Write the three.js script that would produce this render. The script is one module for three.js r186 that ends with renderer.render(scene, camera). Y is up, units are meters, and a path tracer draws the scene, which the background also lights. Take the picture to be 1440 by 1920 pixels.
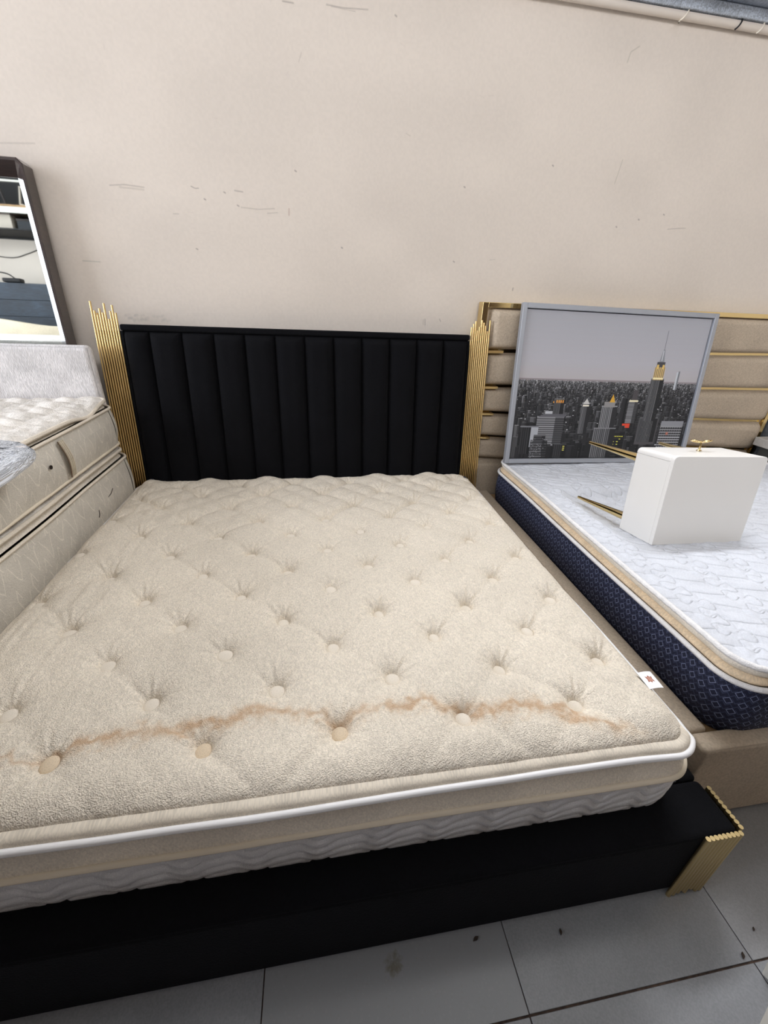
import * as THREE from 'three';
import { RoundedBoxGeometry } from 'three/addons/geometries/RoundedBoxGeometry.js';
import { mergeGeometries, mergeVertices } from 'three/addons/utils/BufferGeometryUtils.js';
import { RectAreaLightUniformsLib } from 'three/addons/lights/RectAreaLightUniformsLib.js';

// ---------------------------------------------------------------- camera, light, exposure
const scene = new THREE.Scene();
scene.background = new THREE.Color(0x000000);
const camera = new THREE.PerspectiveCamera(102.27, 0.75, 0.05, 40);
camera.rotation.order = 'YXZ';
camera.rotation.set(-0.46712, -0.17373, 0.04189);
camera.position.set(-0.02456, 1.43352, 2.4779);
scene.add(camera);

const renderer = new THREE.WebGLRenderer({ antialias: true });
renderer.toneMapping = THREE.LinearToneMapping;
renderer.toneMappingExposure = 1.0;
renderer.shadowMap.enabled = true;
renderer.shadowMap.type = THREE.PCFSoftShadowMap;
RectAreaLightUniformsLib.init();

const CEIL = 4.6;
// daylight: a high window in the back wall (above the picture) and the glazed front on the left
const WIN_A = { x0: 0.8, x1: 2.8, y0: 3.5, y1: 4.1, I: 58, col: 0xf4f8ff };
const WIN_B = { z0: 0.15, z1: 3.3, y0: 1.0, y1: 4.2, I: 8.3, col: 0xeaf1ff };
const WIN_C = { x0: -3.0, x1: 3.4, y0: 3.3, y1: 4.4, I: 3.6, col: 0xf8f9ff };
RectAreaLightUniformsLib.init();

// ---------------------------------------------------------------- helpers
let seed = 7;
const rnd = () => { seed = (seed * 1664525 + 1013904223) >>> 0; return seed / 4294967296; };
const clamp = (v, a, b) => Math.min(b, Math.max(a, v));
const sst = (a, b, v) => { const t = clamp((v - a) / (b - a), 0, 1); return t * t * (3 - 2 * t); };
const lerp = (a, b, t) => a + (b - a) * t;
const hash = (x, y, s) => { let h = (x * 374761393 + y * 668265263 + s * 974634777) | 0; h = Math.imul(h ^ (h >>> 13), 1274126177); return ((h ^ (h >>> 16)) >>> 0) / 4294967296; };
function vn(x, y, s = 0, px = 0, py = 0) {            // value noise, periodic where px, py are given
  const xi = Math.floor(x), yi = Math.floor(y), fx = x - xi, fy = y - yi;
  const w = (v, p) => (p ? ((v % p) + p) % p : v);
  const ux = fx * fx * (3 - 2 * fx), uy = fy * fy * (3 - 2 * fy);
  const a = hash(w(xi, px), w(yi, py), s), b = hash(w(xi + 1, px), w(yi, py), s), c = hash(w(xi, px), w(yi + 1, py), s), d = hash(w(xi + 1, px), w(yi + 1, py), s);
  return lerp(lerp(a, b, ux), lerp(c, d, ux), uy);
}
const taken = {};
function numbered(name) {
  if (!(name in taken)) { taken[name] = 0; return name; }
  taken[name] += 1;
  return name + '_' + String(taken[name]).padStart(3, '0');
}
function shade(o) { o.traverse((m) => { if (m.isMesh) { m.castShadow = true; m.receiveShadow = true; } }); return o; }
function thing(name, label, category, pos = [0, 0, 0], group) {
  const o = new THREE.Group(); o.name = numbered(name); o.position.set(...pos); scene.add(o);
  o.userData = { label, category }; if (group) o.userData.group = group;
  return o;
}
function part(name, geo, mat, parent, label) {
  const m = new THREE.Mesh(geo, mat); m.name = name; m.castShadow = m.receiveShadow = true; parent.add(m);
  if (label) m.userData.label = label;
  return m;
}
function single(name, geo, mat, label, category, group) {
  const m = new THREE.Mesh(geo, mat); m.name = numbered(name); m.castShadow = m.receiveShadow = true; scene.add(m);
  m.userData = { label, category }; if (group) m.userData.group = group;
  return m;
}
function struct(name, geo, mat, label) {
  const m = new THREE.Mesh(geo, mat); m.name = name; m.castShadow = m.receiveShadow = true; scene.add(m);
  m.userData = { kind: 'structure' }; if (label) m.userData.label = label;
  return m;
}
function boxUV(g) {                                     // uv in metres, projected along the dominant axis of each normal
  const p = g.attributes.position, n = g.attributes.normal, uv = new Float32Array(p.count * 2);
  for (let i = 0; i < p.count; i++) {
    const ax = Math.abs(n.getX(i)), ay = Math.abs(n.getY(i)), az = Math.abs(n.getZ(i));
    const x = p.getX(i), y = p.getY(i), z = p.getZ(i);
    if (ay >= ax && ay >= az) { uv[2 * i] = x; uv[2 * i + 1] = z; } else if (ax >= az) { uv[2 * i] = z; uv[2 * i + 1] = y; } else { uv[2 * i] = x; uv[2 * i + 1] = y; }
  }
  g.setAttribute('uv', new THREE.BufferAttribute(uv, 2));
  return g;
}
function rbox(x0, x1, y0, y1, z0, z1, r = 0.005, seg = 2) {
  const g = new RoundedBoxGeometry(x1 - x0, y1 - y0, z1 - z0, seg, Math.min(r, (x1 - x0) / 2.01, (y1 - y0) / 2.01, (z1 - z0) / 2.01));
  g.translate((x0 + x1) / 2, (y0 + y1) / 2, (z0 + z1) / 2);
  return boxUV(g);
}
function box(x0, x1, y0, y1, z0, z1) {
  const g = new THREE.BoxGeometry(x1 - x0, y1 - y0, z1 - z0); g.translate((x0 + x1) / 2, (y0 + y1) / 2, (z0 + z1) / 2);
  return boxUV(g);
}
function gridGeo(nu, nv, fn) {                          // fn(u, v) -> [x, y, z, s, t]
  const pos = [], uv = [], idx = [];
  for (let j = 0; j <= nv; j++) for (let i = 0; i <= nu; i++) {
    const q = fn(i / nu, j / nv); pos.push(q[0], q[1], q[2]); uv.push(q[3] ?? q[0], q[4] ?? q[1]);
  }
  for (let j = 0; j < nv; j++) for (let i = 0; i < nu; i++) {
    const a = j * (nu + 1) + i, b = a + 1, c = a + nu + 1, d = c + 1;
    idx.push(a, b, d, a, d, c);
  }
  const g = new THREE.BufferGeometry();
  g.setAttribute('position', new THREE.Float32BufferAttribute(pos, 3));
  g.setAttribute('uv', new THREE.Float32BufferAttribute(uv, 2));
  g.setIndex(idx); g.computeVertexNormals();
  return g;
}
function rodGeo(a, b, r0, r1 = r0, seg = 10) {          // a tapered rod between two points
  const A = new THREE.Vector3(...a), B = new THREE.Vector3(...b), d = B.clone().sub(A), L = d.length();
  const g = new THREE.CylinderGeometry(r1, r0, L, seg);
  g.translate(0, L / 2, 0);
  g.applyQuaternion(new THREE.Quaternion().setFromUnitVectors(new THREE.Vector3(0, 1, 0), d.normalize()));
  g.translate(...a);
  return g;
}
function tubeGeo(pts, r, seg = 40, rad = 8, closed = false) {
  return new THREE.TubeGeometry(new THREE.CatmullRomCurve3(pts.map((p) => new THREE.Vector3(...p)), closed), seg, r, rad, closed);
}
function roundPath(x0, x1, z0, z1, r, ds = 0.012) {     // closed rounded rectangle seen from above, with outward normals
  const out = []; let s = 0;
  const add = (x, z, nx, nz) => { if (out.length) { const l = out[out.length - 1]; s += Math.hypot(x - l.x, z - l.z); } out.push({ x, z, nx, nz, s }); };
  const line = (ax, az, bx, bz, nx, nz) => { const n = Math.max(1, Math.round(Math.hypot(bx - ax, bz - az) / ds)); for (let i = 0; i < n; i++) add(lerp(ax, bx, i / n), lerp(az, bz, i / n), nx, nz); };
  const arc = (cx, cz, a0) => { const n = Math.max(6, Math.round(r * 1.57 / ds)); for (let i = 0; i < n; i++) { const a = a0 + (i / n) * Math.PI / 2; add(cx + r * Math.cos(a), cz + r * Math.sin(a), Math.cos(a), Math.sin(a)); } };
  line(x1, z0 + r, x1, z1 - r, 1, 0); arc(x1 - r, z1 - r, 0);
  line(x1 - r, z1, x0 + r, z1, 0, 1); arc(x0 + r, z1 - r, Math.PI / 2);
  line(x0, z1 - r, x0, z0 + r, -1, 0); arc(x0 + r, z0 + r, Math.PI);
  line(x0 + r, z0, x1 - r, z0, 0, -1); arc(x1 - r, z0 + r, 1.5 * Math.PI);
  add(x1, z0 + r, 1, 0);
  return out;
}
function ringSweep(path, nt, fn) {                      // fn(s, t, p) -> [outward offset, y]
  const n = path.length - 1;
  return gridGeo(n, nt, (u, v) => { const p = path[Math.round(u * n)], q = fn(p.s, v, p); return [p.x + p.nx * q[0], q[1], p.z + p.nz * q[0], p.s, q[1]]; });
}
function ringPipe(path, off, y, r, wob = () => [0, 0]) {
  return ringSweep(path, 10, (s, t, p) => { const a = -t * 2 * Math.PI, w = wob(s, p); return [off + w[0] + r * Math.cos(a), y + w[1] + r * Math.sin(a)]; });
}
function edgeDist(x, z, x0, x1, z0, z1, r) {            // distance inside a rounded rectangle
  const cx = (x0 + x1) / 2, cz = (z0 + z1) / 2, hx = (x1 - x0) / 2 - r, hz = (z1 - z0) / 2 - r;
  const qx = Math.abs(x - cx) - hx, qz = Math.abs(z - cz) - hz;
  return r - (Math.hypot(Math.max(qx, 0), Math.max(qz, 0)) + Math.min(Math.max(qx, qz), 0));
}
function topSheet(x0, x1, z0, z1, r, step, height) {    // a cushioned top inside a rounded rectangle
  const nu = Math.round((x1 - x0) / step), nv = Math.round((z1 - z0) / step);
  return gridGeo(nu, nv, (u, v) => {
    let x = lerp(x0, x1, u), z = lerp(z0, z1, 1 - v);
    const hx = (x1 - x0) / 2 - r, hz = (z1 - z0) / 2 - r, cx = (x0 + x1) / 2, cz = (z0 + z1) / 2;
    const qx = Math.abs(x - cx) - hx, qz = Math.abs(z - cz) - hz;
    if (qx > 0 && qz > 0) { const l = Math.hypot(qx, qz); if (l > r) { x = cx + Math.sign(x - cx) * (hx + qx / l * r); z = cz + Math.sign(z - cz) * (hz + qz / l * r); } }
    const d = Math.max(0, edgeDist(x, z, x0, x1, z0, z1, r));
    return [x, height(x, z, d), z, (x - x0) / (x1 - x0), (z1 - z) / (z1 - z0)];
  });
}

// ---------------------------------------------------------------- textures
function dataTex(w, h, fn, srgb = true, rep) {          // fn(i, j) -> [r, g, b] in 0..255 (j counts upwards)
  const d = new Uint8Array(w * h * 4);
  for (let j = 0; j < h; j++) for (let i = 0; i < w; i++) {
    const c = fn(i, j), k = (j * w + i) * 4;
    d[k] = clamp(c[0], 0, 255); d[k + 1] = clamp(c[1], 0, 255); d[k + 2] = clamp(c[2], 0, 255); d[k + 3] = 255;
  }
  const t = new THREE.DataTexture(d, w, h, THREE.RGBAFormat);
  if (srgb) t.colorSpace = THREE.SRGBColorSpace;
  t.magFilter = THREE.LinearFilter; t.minFilter = THREE.LinearMipmapLinearFilter; t.generateMipmaps = true;
  t.wrapS = t.wrapT = rep ? THREE.RepeatWrapping : THREE.ClampToEdgeWrapping;
  if (rep) t.repeat.set(1 / rep, 1 / rep);
  t.needsUpdate = true;
  return t;
}
const rgb = (hex) => [(hex >> 16) & 255, (hex >> 8) & 255, hex & 255];
function mottled(hex, amount, size, fine, coarse, sx = 1, sy = 1, s = 1) {   // cloth or paint: fine and coarse noise round one colour
  const c = rgb(hex), N = 512;
  return dataTex(N, N, (i, j) => {
    const f = vn(i / N * fine * sx, j / N * fine * sy, s, Math.round(fine * sx), Math.round(fine * sy)) - 0.5;
    const g = vn(i / N * coarse, j / N * coarse, s + 1, coarse, coarse) - 0.5;
    const k = 1 + amount * (f * 1.2 + g * 0.8);
    return [c[0] * k, c[1] * k, c[2] * k];
  }, true, size);
}
function reliefTex(size, fine, sx = 1, sy = 1, s = 3) {
  const N = 512;
  return dataTex(N, N, (i, j) => { const v = 255 * (0.65 * vn(i / N * fine * sx, j / N * fine * sy, s, Math.round(fine * sx), Math.round(fine * sy)) + 0.35 * vn(i / N * fine * 2 * sx, j / N * fine * 2 * sy, s + 5, Math.round(fine * 2 * sx), Math.round(fine * 2 * sy))); return [v, v, v]; }, false, size);
}
function canvasTex(w, h, draw) {
  const c = document.createElement('canvas'); c.width = w; c.height = h;
  draw(c.getContext('2d'), w, h);
  const t = new THREE.CanvasTexture(c); t.colorSpace = THREE.SRGBColorSpace; t.magFilter = THREE.LinearFilter;
  return t;
}
const std = (o) => new THREE.MeshStandardMaterial({ roughness: 0.8, ...o });
const phys = (o) => new THREE.MeshPhysicalMaterial({ roughness: 0.8, ...o });

const M = {};
M.wall = std({ color: 0xdcd3c8, roughness: 0.85 });
M.ceiling = std({ color: 0x8d8b88, roughness: 0.9 });
M.grout = std({ map: mottled(0x4a3a30, 0.4, 0.5, 90, 9), roughness: 0.95 });
M.velvet = phys({ map: mottled(0x050508, 0.5, 0.6, 120, 7), bumpMap: reliefTex(0.3, 110), bumpScale: 0.0006, specularIntensity: 0.4, roughness: 0.95, sheen: 0.25, sheenRoughness: 0.4, sheenColor: new THREE.Color(0x20233f) });
M.gold = std({ color: 0xd8ba80, metalness: 1, roughness: 0.3 });
M.goldDull = std({ color: 0xcdb684, metalness: 1, roughness: 0.36 });
M.goldPolish = std({ color: 0xe4cc94, metalness: 1, roughness: 0.1 });
M.creamCloth = std({ map: mottled(0xddd2c0, 0.08, 0.25, 150, 8), bumpMap: reliefTex(0.2, 90), bumpScale: 0.0012, roughness: 0.95 });
M.whiteCloth = std({ map: mottled(0xe6e3e0, 0.06, 0.2, 140, 8), bumpMap: reliefTex(0.2, 100), bumpScale: 0.001, roughness: 0.9 });
M.whiteSatin = phys({ color: 0xeae8e6, roughness: 0.45, sheen: 0.4, sheenRoughness: 0.4, sheenColor: new THREE.Color(0xffffff) });
M.bandCloth = std({ map: mottled(0xeae0cf, 0.08, 0.3, 120, 6), bumpMap: reliefTex(0.25, 60), bumpScale: 0.0015, roughness: 0.85 });
M.tanPiping = std({ color: 0xe0d3bc, roughness: 0.8 });
M.tanVelvet = phys({ map: mottled(0xb7a792, 0.1, 0.7, 150, 6), bumpMap: reliefTex(0.3, 110), bumpScale: 0.0005, roughness: 0.85, sheen: 0.3, sheenRoughness: 0.4, sheenColor: new THREE.Color(0xcfc3b0) });
M.peach = std({ map: mottled(0xe6cfae, 0.1, 0.3, 90, 6), roughness: 0.9 });
M.silver = std({ color: 0xa3a6ac, metalness: 0.35, roughness: 0.45 });
M.lacquer = phys({ color: 0xe9e6e0, roughness: 0.4, clearcoat: 0.25, clearcoatRoughness: 0.3 });
M.chenille = std({ map: mottled(0xd6d2d0, 0.14, 0.24, 80, 5, 1.5, 0.3), bumpMap: reliefTex(0.24, 80, 1.5, 0.3), bumpScale: 0.0016, roughness: 0.95 });
M.darkWood = phys({ map: mottled(0x2b1d1a, 0.35, 0.5, 60, 5, 0.3, 2), roughness: 0.3, clearcoat: 0.9, clearcoatRoughness: 0.12 });
M.mirror = std({ color: 0xe8ece8, metalness: 1, roughness: 0.02 });
M.black = std({ color: 0x0a0a0c, roughness: 0.7 });
M.plywood = std({ map: mottled(0xa98a63, 0.2, 0.5, 40, 5, 0.3, 2), roughness: 0.8 });

// ---------------------------------------------------------------- room
const RX0 = -5.5, RX1 = 5.5, RZ1 = 5.0;
{
  // paint of the back wall: scuffs, scratches and dots where the photograph shows them
  const X0 = -2.3, X1 = 3.7, Y0 = 0.9, Y1 = 3.1, W = 2048, H = 752;
  const tex = canvasTex(W, H, (c) => {
    const base = [218, 207, 194];
    const img = c.createImageData(W, H);
    for (let j = 0; j < H; j++) for (let i = 0; i < W; i++) {
      const edge = Math.min(i, W - 1 - i, j, H - 1 - j) / 60;
      const k = 1 + Math.min(1, edge) * (0.02 * (vn(i / 3, j / 3, 2) - 0.5) + 0.035 * (vn(i / 90, j / 60, 4) - 0.5)), q = (j * W + i) * 4;
      img.data[q] = base[0] * k; img.data[q + 1] = base[1] * k; img.data[q + 2] = base[2] * k; img.data[q + 3] = 255;
    }
    c.putImageData(img, 0, 0);
    const px = (x) => (x - X0) / (X1 - X0) * W, py = (y) => (Y1 - y) / (Y1 - Y0) * H;
    const mark = (pts, a, w, col = '60,52,48') => { c.strokeStyle = `rgba(${col},${a * 0.55})`; c.lineWidth = w * 0.75; c.lineCap = 'round'; c.beginPath(); pts.forEach((p, i) => (i ? c.lineTo(px(p[0]), py(p[1])) : c.moveTo(px(p[0]), py(p[1])))); c.stroke(); };
    mark([[0.08, 2.526], [0.15, 2.524], [0.253, 2.53]], 0.45, 1.6); mark([[0.1, 2.523], [0.2, 2.519]], 0.3, 1.2);
    mark([[-0.097, 2.517], [-0.054, 2.516]], 0.5, 2); mark([[-0.029, 2.374], [-0.042, 2.344]], 0.25, 1.4);
    mark([[1.523, 2.545], [1.486, 2.523], [1.479, 2.485]], 0.4, 1.5, '80,84,66');
    mark([[-0.9, 1.862], [-0.84, 1.868], [-0.757, 1.864]], 0.35, 2); mark([[-0.86, 1.858], [-0.76, 1.855]], 0.2, 3);
    mark([[-0.553, 1.882], [-0.535, 1.875], [-0.521, 1.877]], 0.6, 1.6); mark([[-0.361, 1.879], [-0.325, 1.876]], 0.4, 2.2);
    mark([[-0.339, 1.816], [-0.26, 1.813], [-0.184, 1.821]], 0.3, 1.6); mark([[-0.22, 1.80], [-0.17, 1.806]], 0.3, 1.4);
    mark([[-0.116, 1.826], [-0.118, 1.798]], 0.6, 1.6, '110,60,40'); mark([[-1.09, 1.562], [-1.014, 1.561]], 0.35, 2, '70,80,70');
    mark([[1.572, 2.137], [1.557, 2.035]], 0.4, 1.4, '80,84,66'); mark([[1.941, 1.861], [2.0, 1.868], [2.048, 1.872]], 0.4, 1.6);
    mark([[-1.297, 1.977], [-1.163, 1.986]], 0.2, 2.5); mark([[1.088, 1.539], [1.087, 1.526]], 0.7, 2);
    mark([[0.597, 1.366], [0.6, 1.334]], 0.6, 1.5); mark([[0.587, 1.363], [0.589, 1.336]], 0.4, 1.2); mark([[0.68, 1.369], [0.688, 1.356]], 0.6, 1.5);
    mark([[-0.649, 1.772], [-0.625, 1.773]], 0.3, 1.6); mark([[0.93, 1.665], [0.96, 1.669]], 0.3, 1.2); mark([[0.44, 2.148], [0.46, 2.14]], 0.2, 1.4);
    for (const [x, y] of [[0.369, 2.526], [-0.08, 1.973], [-0.502, 1.838], [-0.568, 1.638], [1.195, 2.086], [1.746, 1.895], [1.889, 1.926], [1.624, 1.855], [0.134, 1.68], [0.728, 1.649], [0.746, 1.969], [-0.355, 1.823], [-0.41, 1.87]]) mark([[x, y], [x + 0.006, y - 0.003]], 0.6, 2.4);
    for (let k = 0; k < 26; k++) { const x = -0.97 + 0.24 * rnd(), y = 1.305 + 0.03 * rnd(); mark([[x, y], [x + 0.02 * rnd(), y + 0.006 * rnd()]], 0.10, 5, '96,90,88'); }
    for (let k = 0; k < 30; k++) { const x = -1 + 3.2 * rnd(), y = 1.45 + 1 * rnd(); mark([[x, y], [x + 0.05 * (rnd() - 0.5), y + 0.03 * (rnd() - 0.5)]], 0.10, 1.2); }
  });
  const g = box(RX0 - 0.2, RX1 + 0.2, 0, CEIL, -0.2, 0), p = g.attributes.position, uv = g.attributes.uv;
  for (let i = 0; i < p.count; i++) uv.setXY(i, (p.getX(i) - X0) / (X1 - X0), (p.getY(i) - Y0) / (Y1 - Y0));
  struct('wall_back', g, std({ map: tex, roughness: 0.85 }), 'cream painted wall with scuffs and scratches');
}
struct('wall_left', box(RX0 - 0.2, RX0, 0, CEIL, 0, RZ1), M.wall);
struct('wall_right', box(RX1, RX1 + 0.2, 0, CEIL, 0, RZ1), M.wall);
struct('wall_front', box(RX0 - 0.2, RX1 + 0.2, 0, CEIL, RZ1, RZ1 + 0.2), M.wall);
struct('ceiling', box(RX0 - 0.2, RX1 + 0.2, CEIL, CEIL + 0.15, -0.2, RZ1 + 0.2), M.ceiling);
{
  const floor = struct('floor', box(RX0 - 0.2, RX1 + 0.2, -0.1, -0.004, -0.2, RZ1 + 0.2), M.grout, 'grey tiled floor with dark joints');
  const tx0 = -0.1938, tz0 = 2.2192, gx = 0.0013, gz = 0.0019;
  const tmat = [0, 1, 2].map((k) => phys({ map: mottled([0x8f8f90, 0x8c8c8e, 0x929191][k], 0.06, 0.6, 130, 6, 1, 1, 20 + k), roughness: 0.24, clearcoat: 0.2, clearcoatRoughness: 0.15 }));
  const stained = phys({ map: canvasTex(512, 512, (c) => {
    c.fillStyle = '#8e8e8f'; c.fillRect(0, 0, 512, 512);
    for (let k = 0; k < 2600; k++) { c.fillStyle = `rgba(${rnd() < 0.5 ? '128,127,126' : '160,158,157'},0.14)`; c.fillRect(rnd() * 512, rnd() * 512, 3, 3); }
    for (let k = 0; k < 60; k++) { const a = rnd() * 6.28, r = 16 * Math.sqrt(rnd()); c.fillStyle = 'rgba(92,78,62,0.09)'; c.beginPath(); c.ellipse(262 + r * Math.cos(a), 404 + r * 1.1 * Math.sin(a), 3 + 5 * rnd(), 2 + 3 * rnd(), a, 0, 6.3); c.fill(); }
  }), roughness: 0.24, clearcoat: 0.2, clearcoatRoughness: 0.15 });
  const tg = new RoundedBoxGeometry(0.6 - 2 * gx, 0.012, 0.6 - 2 * gz, 1, 0.0015);
  const sg = new THREE.BoxGeometry(0.6 - 2 * gx, 0.012, 0.6 - 2 * gz);
  for (let i = -9; i <= 9; i++) for (let k = -4; k <= 4; k++) {
    const special = i === 0 && k === -1;
    const m = part('floor_tile', special ? sg : tg, special ? stained : tmat[Math.floor(hash(i + 50, k + 50, 9) * 3)], floor);
    m.position.set(tx0 + 0.6 * i + 0.3, -0.006, tz0 + 0.6 * k + 0.3);
  }
}
function daylightWindow(name, label, w, h, cols, rows, place, I, col) {   // frame, mullions, bright panes and their light; local x along the wall, z into the room
  const t = new THREE.Group(); t.name = name; t.userData = { kind: 'structure', label }; scene.add(t); place(t);
  const fm = std({ color: 0xb9bcbf, metalness: 0.4, roughness: 0.5 }), pm = std({ color: 0xf0f3f6, emissive: col, emissiveIntensity: 1.4, roughness: 0.4 });
  for (let k = 0; k <= cols; k++) { const x = -w / 2 + w * k / cols; part('mullion', box(x - 0.025, x + 0.025, -h / 2, h / 2, 0, 0.02), fm, t); }
  for (let k = 0; k <= rows; k++) { const y = -h / 2 + h * k / rows; part('rail', box(-w / 2, w / 2, y - 0.02, y + 0.02, 0.0005, 0.0195), fm, t); }
  for (let a = 0; a < cols; a++) for (let b = 0; b < rows; b++) { const x0 = -w / 2 + w * a / cols, y0 = -h / 2 + h * b / rows; const m = part('pane', box(x0 + 0.026, x0 + w / cols - 0.026, y0 + 0.021, y0 + h / rows - 0.021, 0.004, 0.009), pm, t); m.castShadow = false; }
  const L = new THREE.RectAreaLight(col, I, w, h); L.name = 'daylight'; L.position.set(0, 0, 0.03); L.rotation.y = Math.PI; t.add(L);
}
daylightWindow('window_1', 'high window in the back wall above the tan bed', WIN_A.x1 - WIN_A.x0, WIN_A.y1 - WIN_A.y0, 3, 1, (t) => t.position.set((WIN_A.x0 + WIN_A.x1) / 2, (WIN_A.y0 + WIN_A.y1) / 2, 0.001), WIN_A.I, WIN_A.col);
daylightWindow('window_2', 'wide glazed shop front on the left', WIN_B.z1 - WIN_B.z0, WIN_B.y1 - WIN_B.y0, 4, 2, (t) => { t.position.set(RX0 + 0.001, (WIN_B.y0 + WIN_B.y1) / 2, (WIN_B.z0 + WIN_B.z1) / 2); t.rotation.y = Math.PI / 2; }, WIN_B.I, WIN_B.col);

daylightWindow('window_3', 'row of high windows in the opposite wall', WIN_C.x1 - WIN_C.x0, WIN_C.y1 - WIN_C.y0, 6, 1, (t) => { t.position.set((WIN_C.x0 + WIN_C.x1) / 2, (WIN_C.y0 + WIN_C.y1) / 2, RZ1 - 0.001); t.rotation.y = Math.PI; }, WIN_C.I, WIN_C.col);

// ---------------------------------------------------------------- black bed
const HTH = Math.atan(0.134), HZ0 = 0.1 + 1.297 * 0.134, HLEN = 1.297 / Math.cos(HTH);
function headPlace(m) { m.position.set(0, 0, HZ0); m.rotation.x = -HTH; return m; }   // local x, y up the slope, z out of the face
function pad(x0, x1, y0a, y1a, depth, power, nu, nv, { y0b = y0a, y1b = y1a, edge = 0.04, extra } = {}) {   // cushioned panel, its ends may differ in height
  return gridGeo(nu, nv, (u, v) => {
    const x = lerp(x0, x1, u), y = lerp(lerp(y0a, y0b, u), lerp(y1a, y1b, u), v);
    const ax = Math.min(u, 1 - u) * (x1 - x0), ay = Math.min(v, 1 - v) * Math.abs(y1a - y0a);
    const f = (d) => { const t = clamp(d / edge, 0, 1); return Math.pow(1 - Math.pow(1 - t, 2), power); };
    let n = depth * f(ax) * f(ay);
    if (extra) n += extra(x, y);
    return [x, y, n, x, y];
  });
}
{
  const bed = thing('upholstered_bed', 'black velvet bed with channel-tufted headboard and clusters of gold rods', 'bed', [0, 0, 0]);
  headPlace(part('headboard_frame', rbox(-0.952, 0.832, 0.02, HLEN, -0.085, -0.008, 0.012), M.velvet, bed));
  headPlace(part('headboard_border', mergeGeometries([rbox(-0.952, 0.832, HLEN - 0.03, HLEN, -0.03, 0.014, 0.01), rbox(-0.952, -0.94, 0.3, HLEN - 0.03, -0.03, 0.008, 0.005), rbox(0.82, 0.832, 0.3, HLEN - 0.03, -0.03, 0.008, 0.005)]), M.velvet, bed));
  const seams = [-0.942]; for (let k = 0; k < 11; k++) seams.push(-0.826 + 0.151 * k); seams.push(0.822);
  for (let k = 0; k < seams.length - 1; k++) {
    const fold = k >= 3 && k <= 7;
    headPlace(part('headboard_channel', pad(seams[k] + 0.001, seams[k + 1] - 0.001, 0.28, HLEN - 0.032, 0.034, 0.5, 16, 60, { edge: 0.055, extra: (x, y) => (fold ? -0.004 * Math.exp(-Math.pow((y - 0.872 - 0.004 * Math.sin(x * 30)) / 0.006, 2)) : 0) + 0.002 * (vn(x * 14, y * 10, 6) - 0.5) }), M.velvet, bed));
  }
  // rods beside the headboard: front row and a second row behind
  const topsL = [1.392, 1.352, 1.334, 1.362, 1.344, 1.385, 1.317, 1.352, 1.378, 1.345], topsR = [1.335, 1.352, 1.366, 1.32, 1.338, 1.372, 1.36, 1.345, 1.318, 1.372];
  for (let k = 0; k < 10; k++) for (const side of [0, 1]) {
    const x = side ? 0.839 + 0.0116 * k : -1.064 + 0.0116 * k, top = (side ? topsR : topsL)[k] / Math.cos(HTH);
    headPlace(part('gold_rod', rodGeo([x, 0.12 + 0.02 * (k % 3), 0.004], [x, top, 0.004], 0.0045, 0.0045, 14), M.gold, bed));
    if (k % 3 === 1) headPlace(part('gold_rod', rodGeo([x + 0.0058, 1.2, -0.009], [x + 0.0058, top - 0.03 + 0.035 * hash(k, side, 3), -0.008], 0.0047, 0.0047, 10), M.gold, bed));
  }
  for (const [a, b] of [[-1.068, -0.953], [0.833, 0.946]]) headPlace(part('rod_backing', rbox(a, b, 0.02, 1.28, -0.05, -0.016, 0.004), M.velvet, bed));
  part('foot_rail', rbox(-1.085, 0.992, 0.014, 0.284, 1.935, 2.064, 0.014, 3), M.velvet, bed);
  part('side_rail', rbox(0.925, 0.992, 0.014, 0.284, 0.26, 1.934, 0.012, 3), M.velvet, bed);
  part('side_rail', rbox(-1.085, -1.0, 0.014, 0.284, 0.26, 1.934, 0.012, 3), M.velvet, bed);
  part('mattress_platform', box(-0.999, 0.924, 0.2, 0.282, 0.28, 1.934), M.black, bed);
  part('center_leg', rbox(-0.1, 0, 0, 0.2, 1.0, 1.1, 0.004), M.black, bed);
  // rods cladding the foot corner
  const drop = [0, 0.004, 0.012, 0.02, 0.006, 0.022, 0.02, 0.002, 0.003];
  for (let k = 0; k < 9; k++) {
    const x = 0.891 + 0.0118 * k; part('gold_rod', rodGeo([x, drop[k], 2.0705], [x, 0.288, 2.0705], 0.0059, 0.0059, 14), M.goldDull, bed);
    const z = 2.058 - 0.0118 * k; part('gold_rod', rodGeo([0.998, drop[(k * 4) % 9], z], [0.998, 0.288, z], 0.0059, 0.0059, 14), M.goldDull, bed);
  }
}

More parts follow.
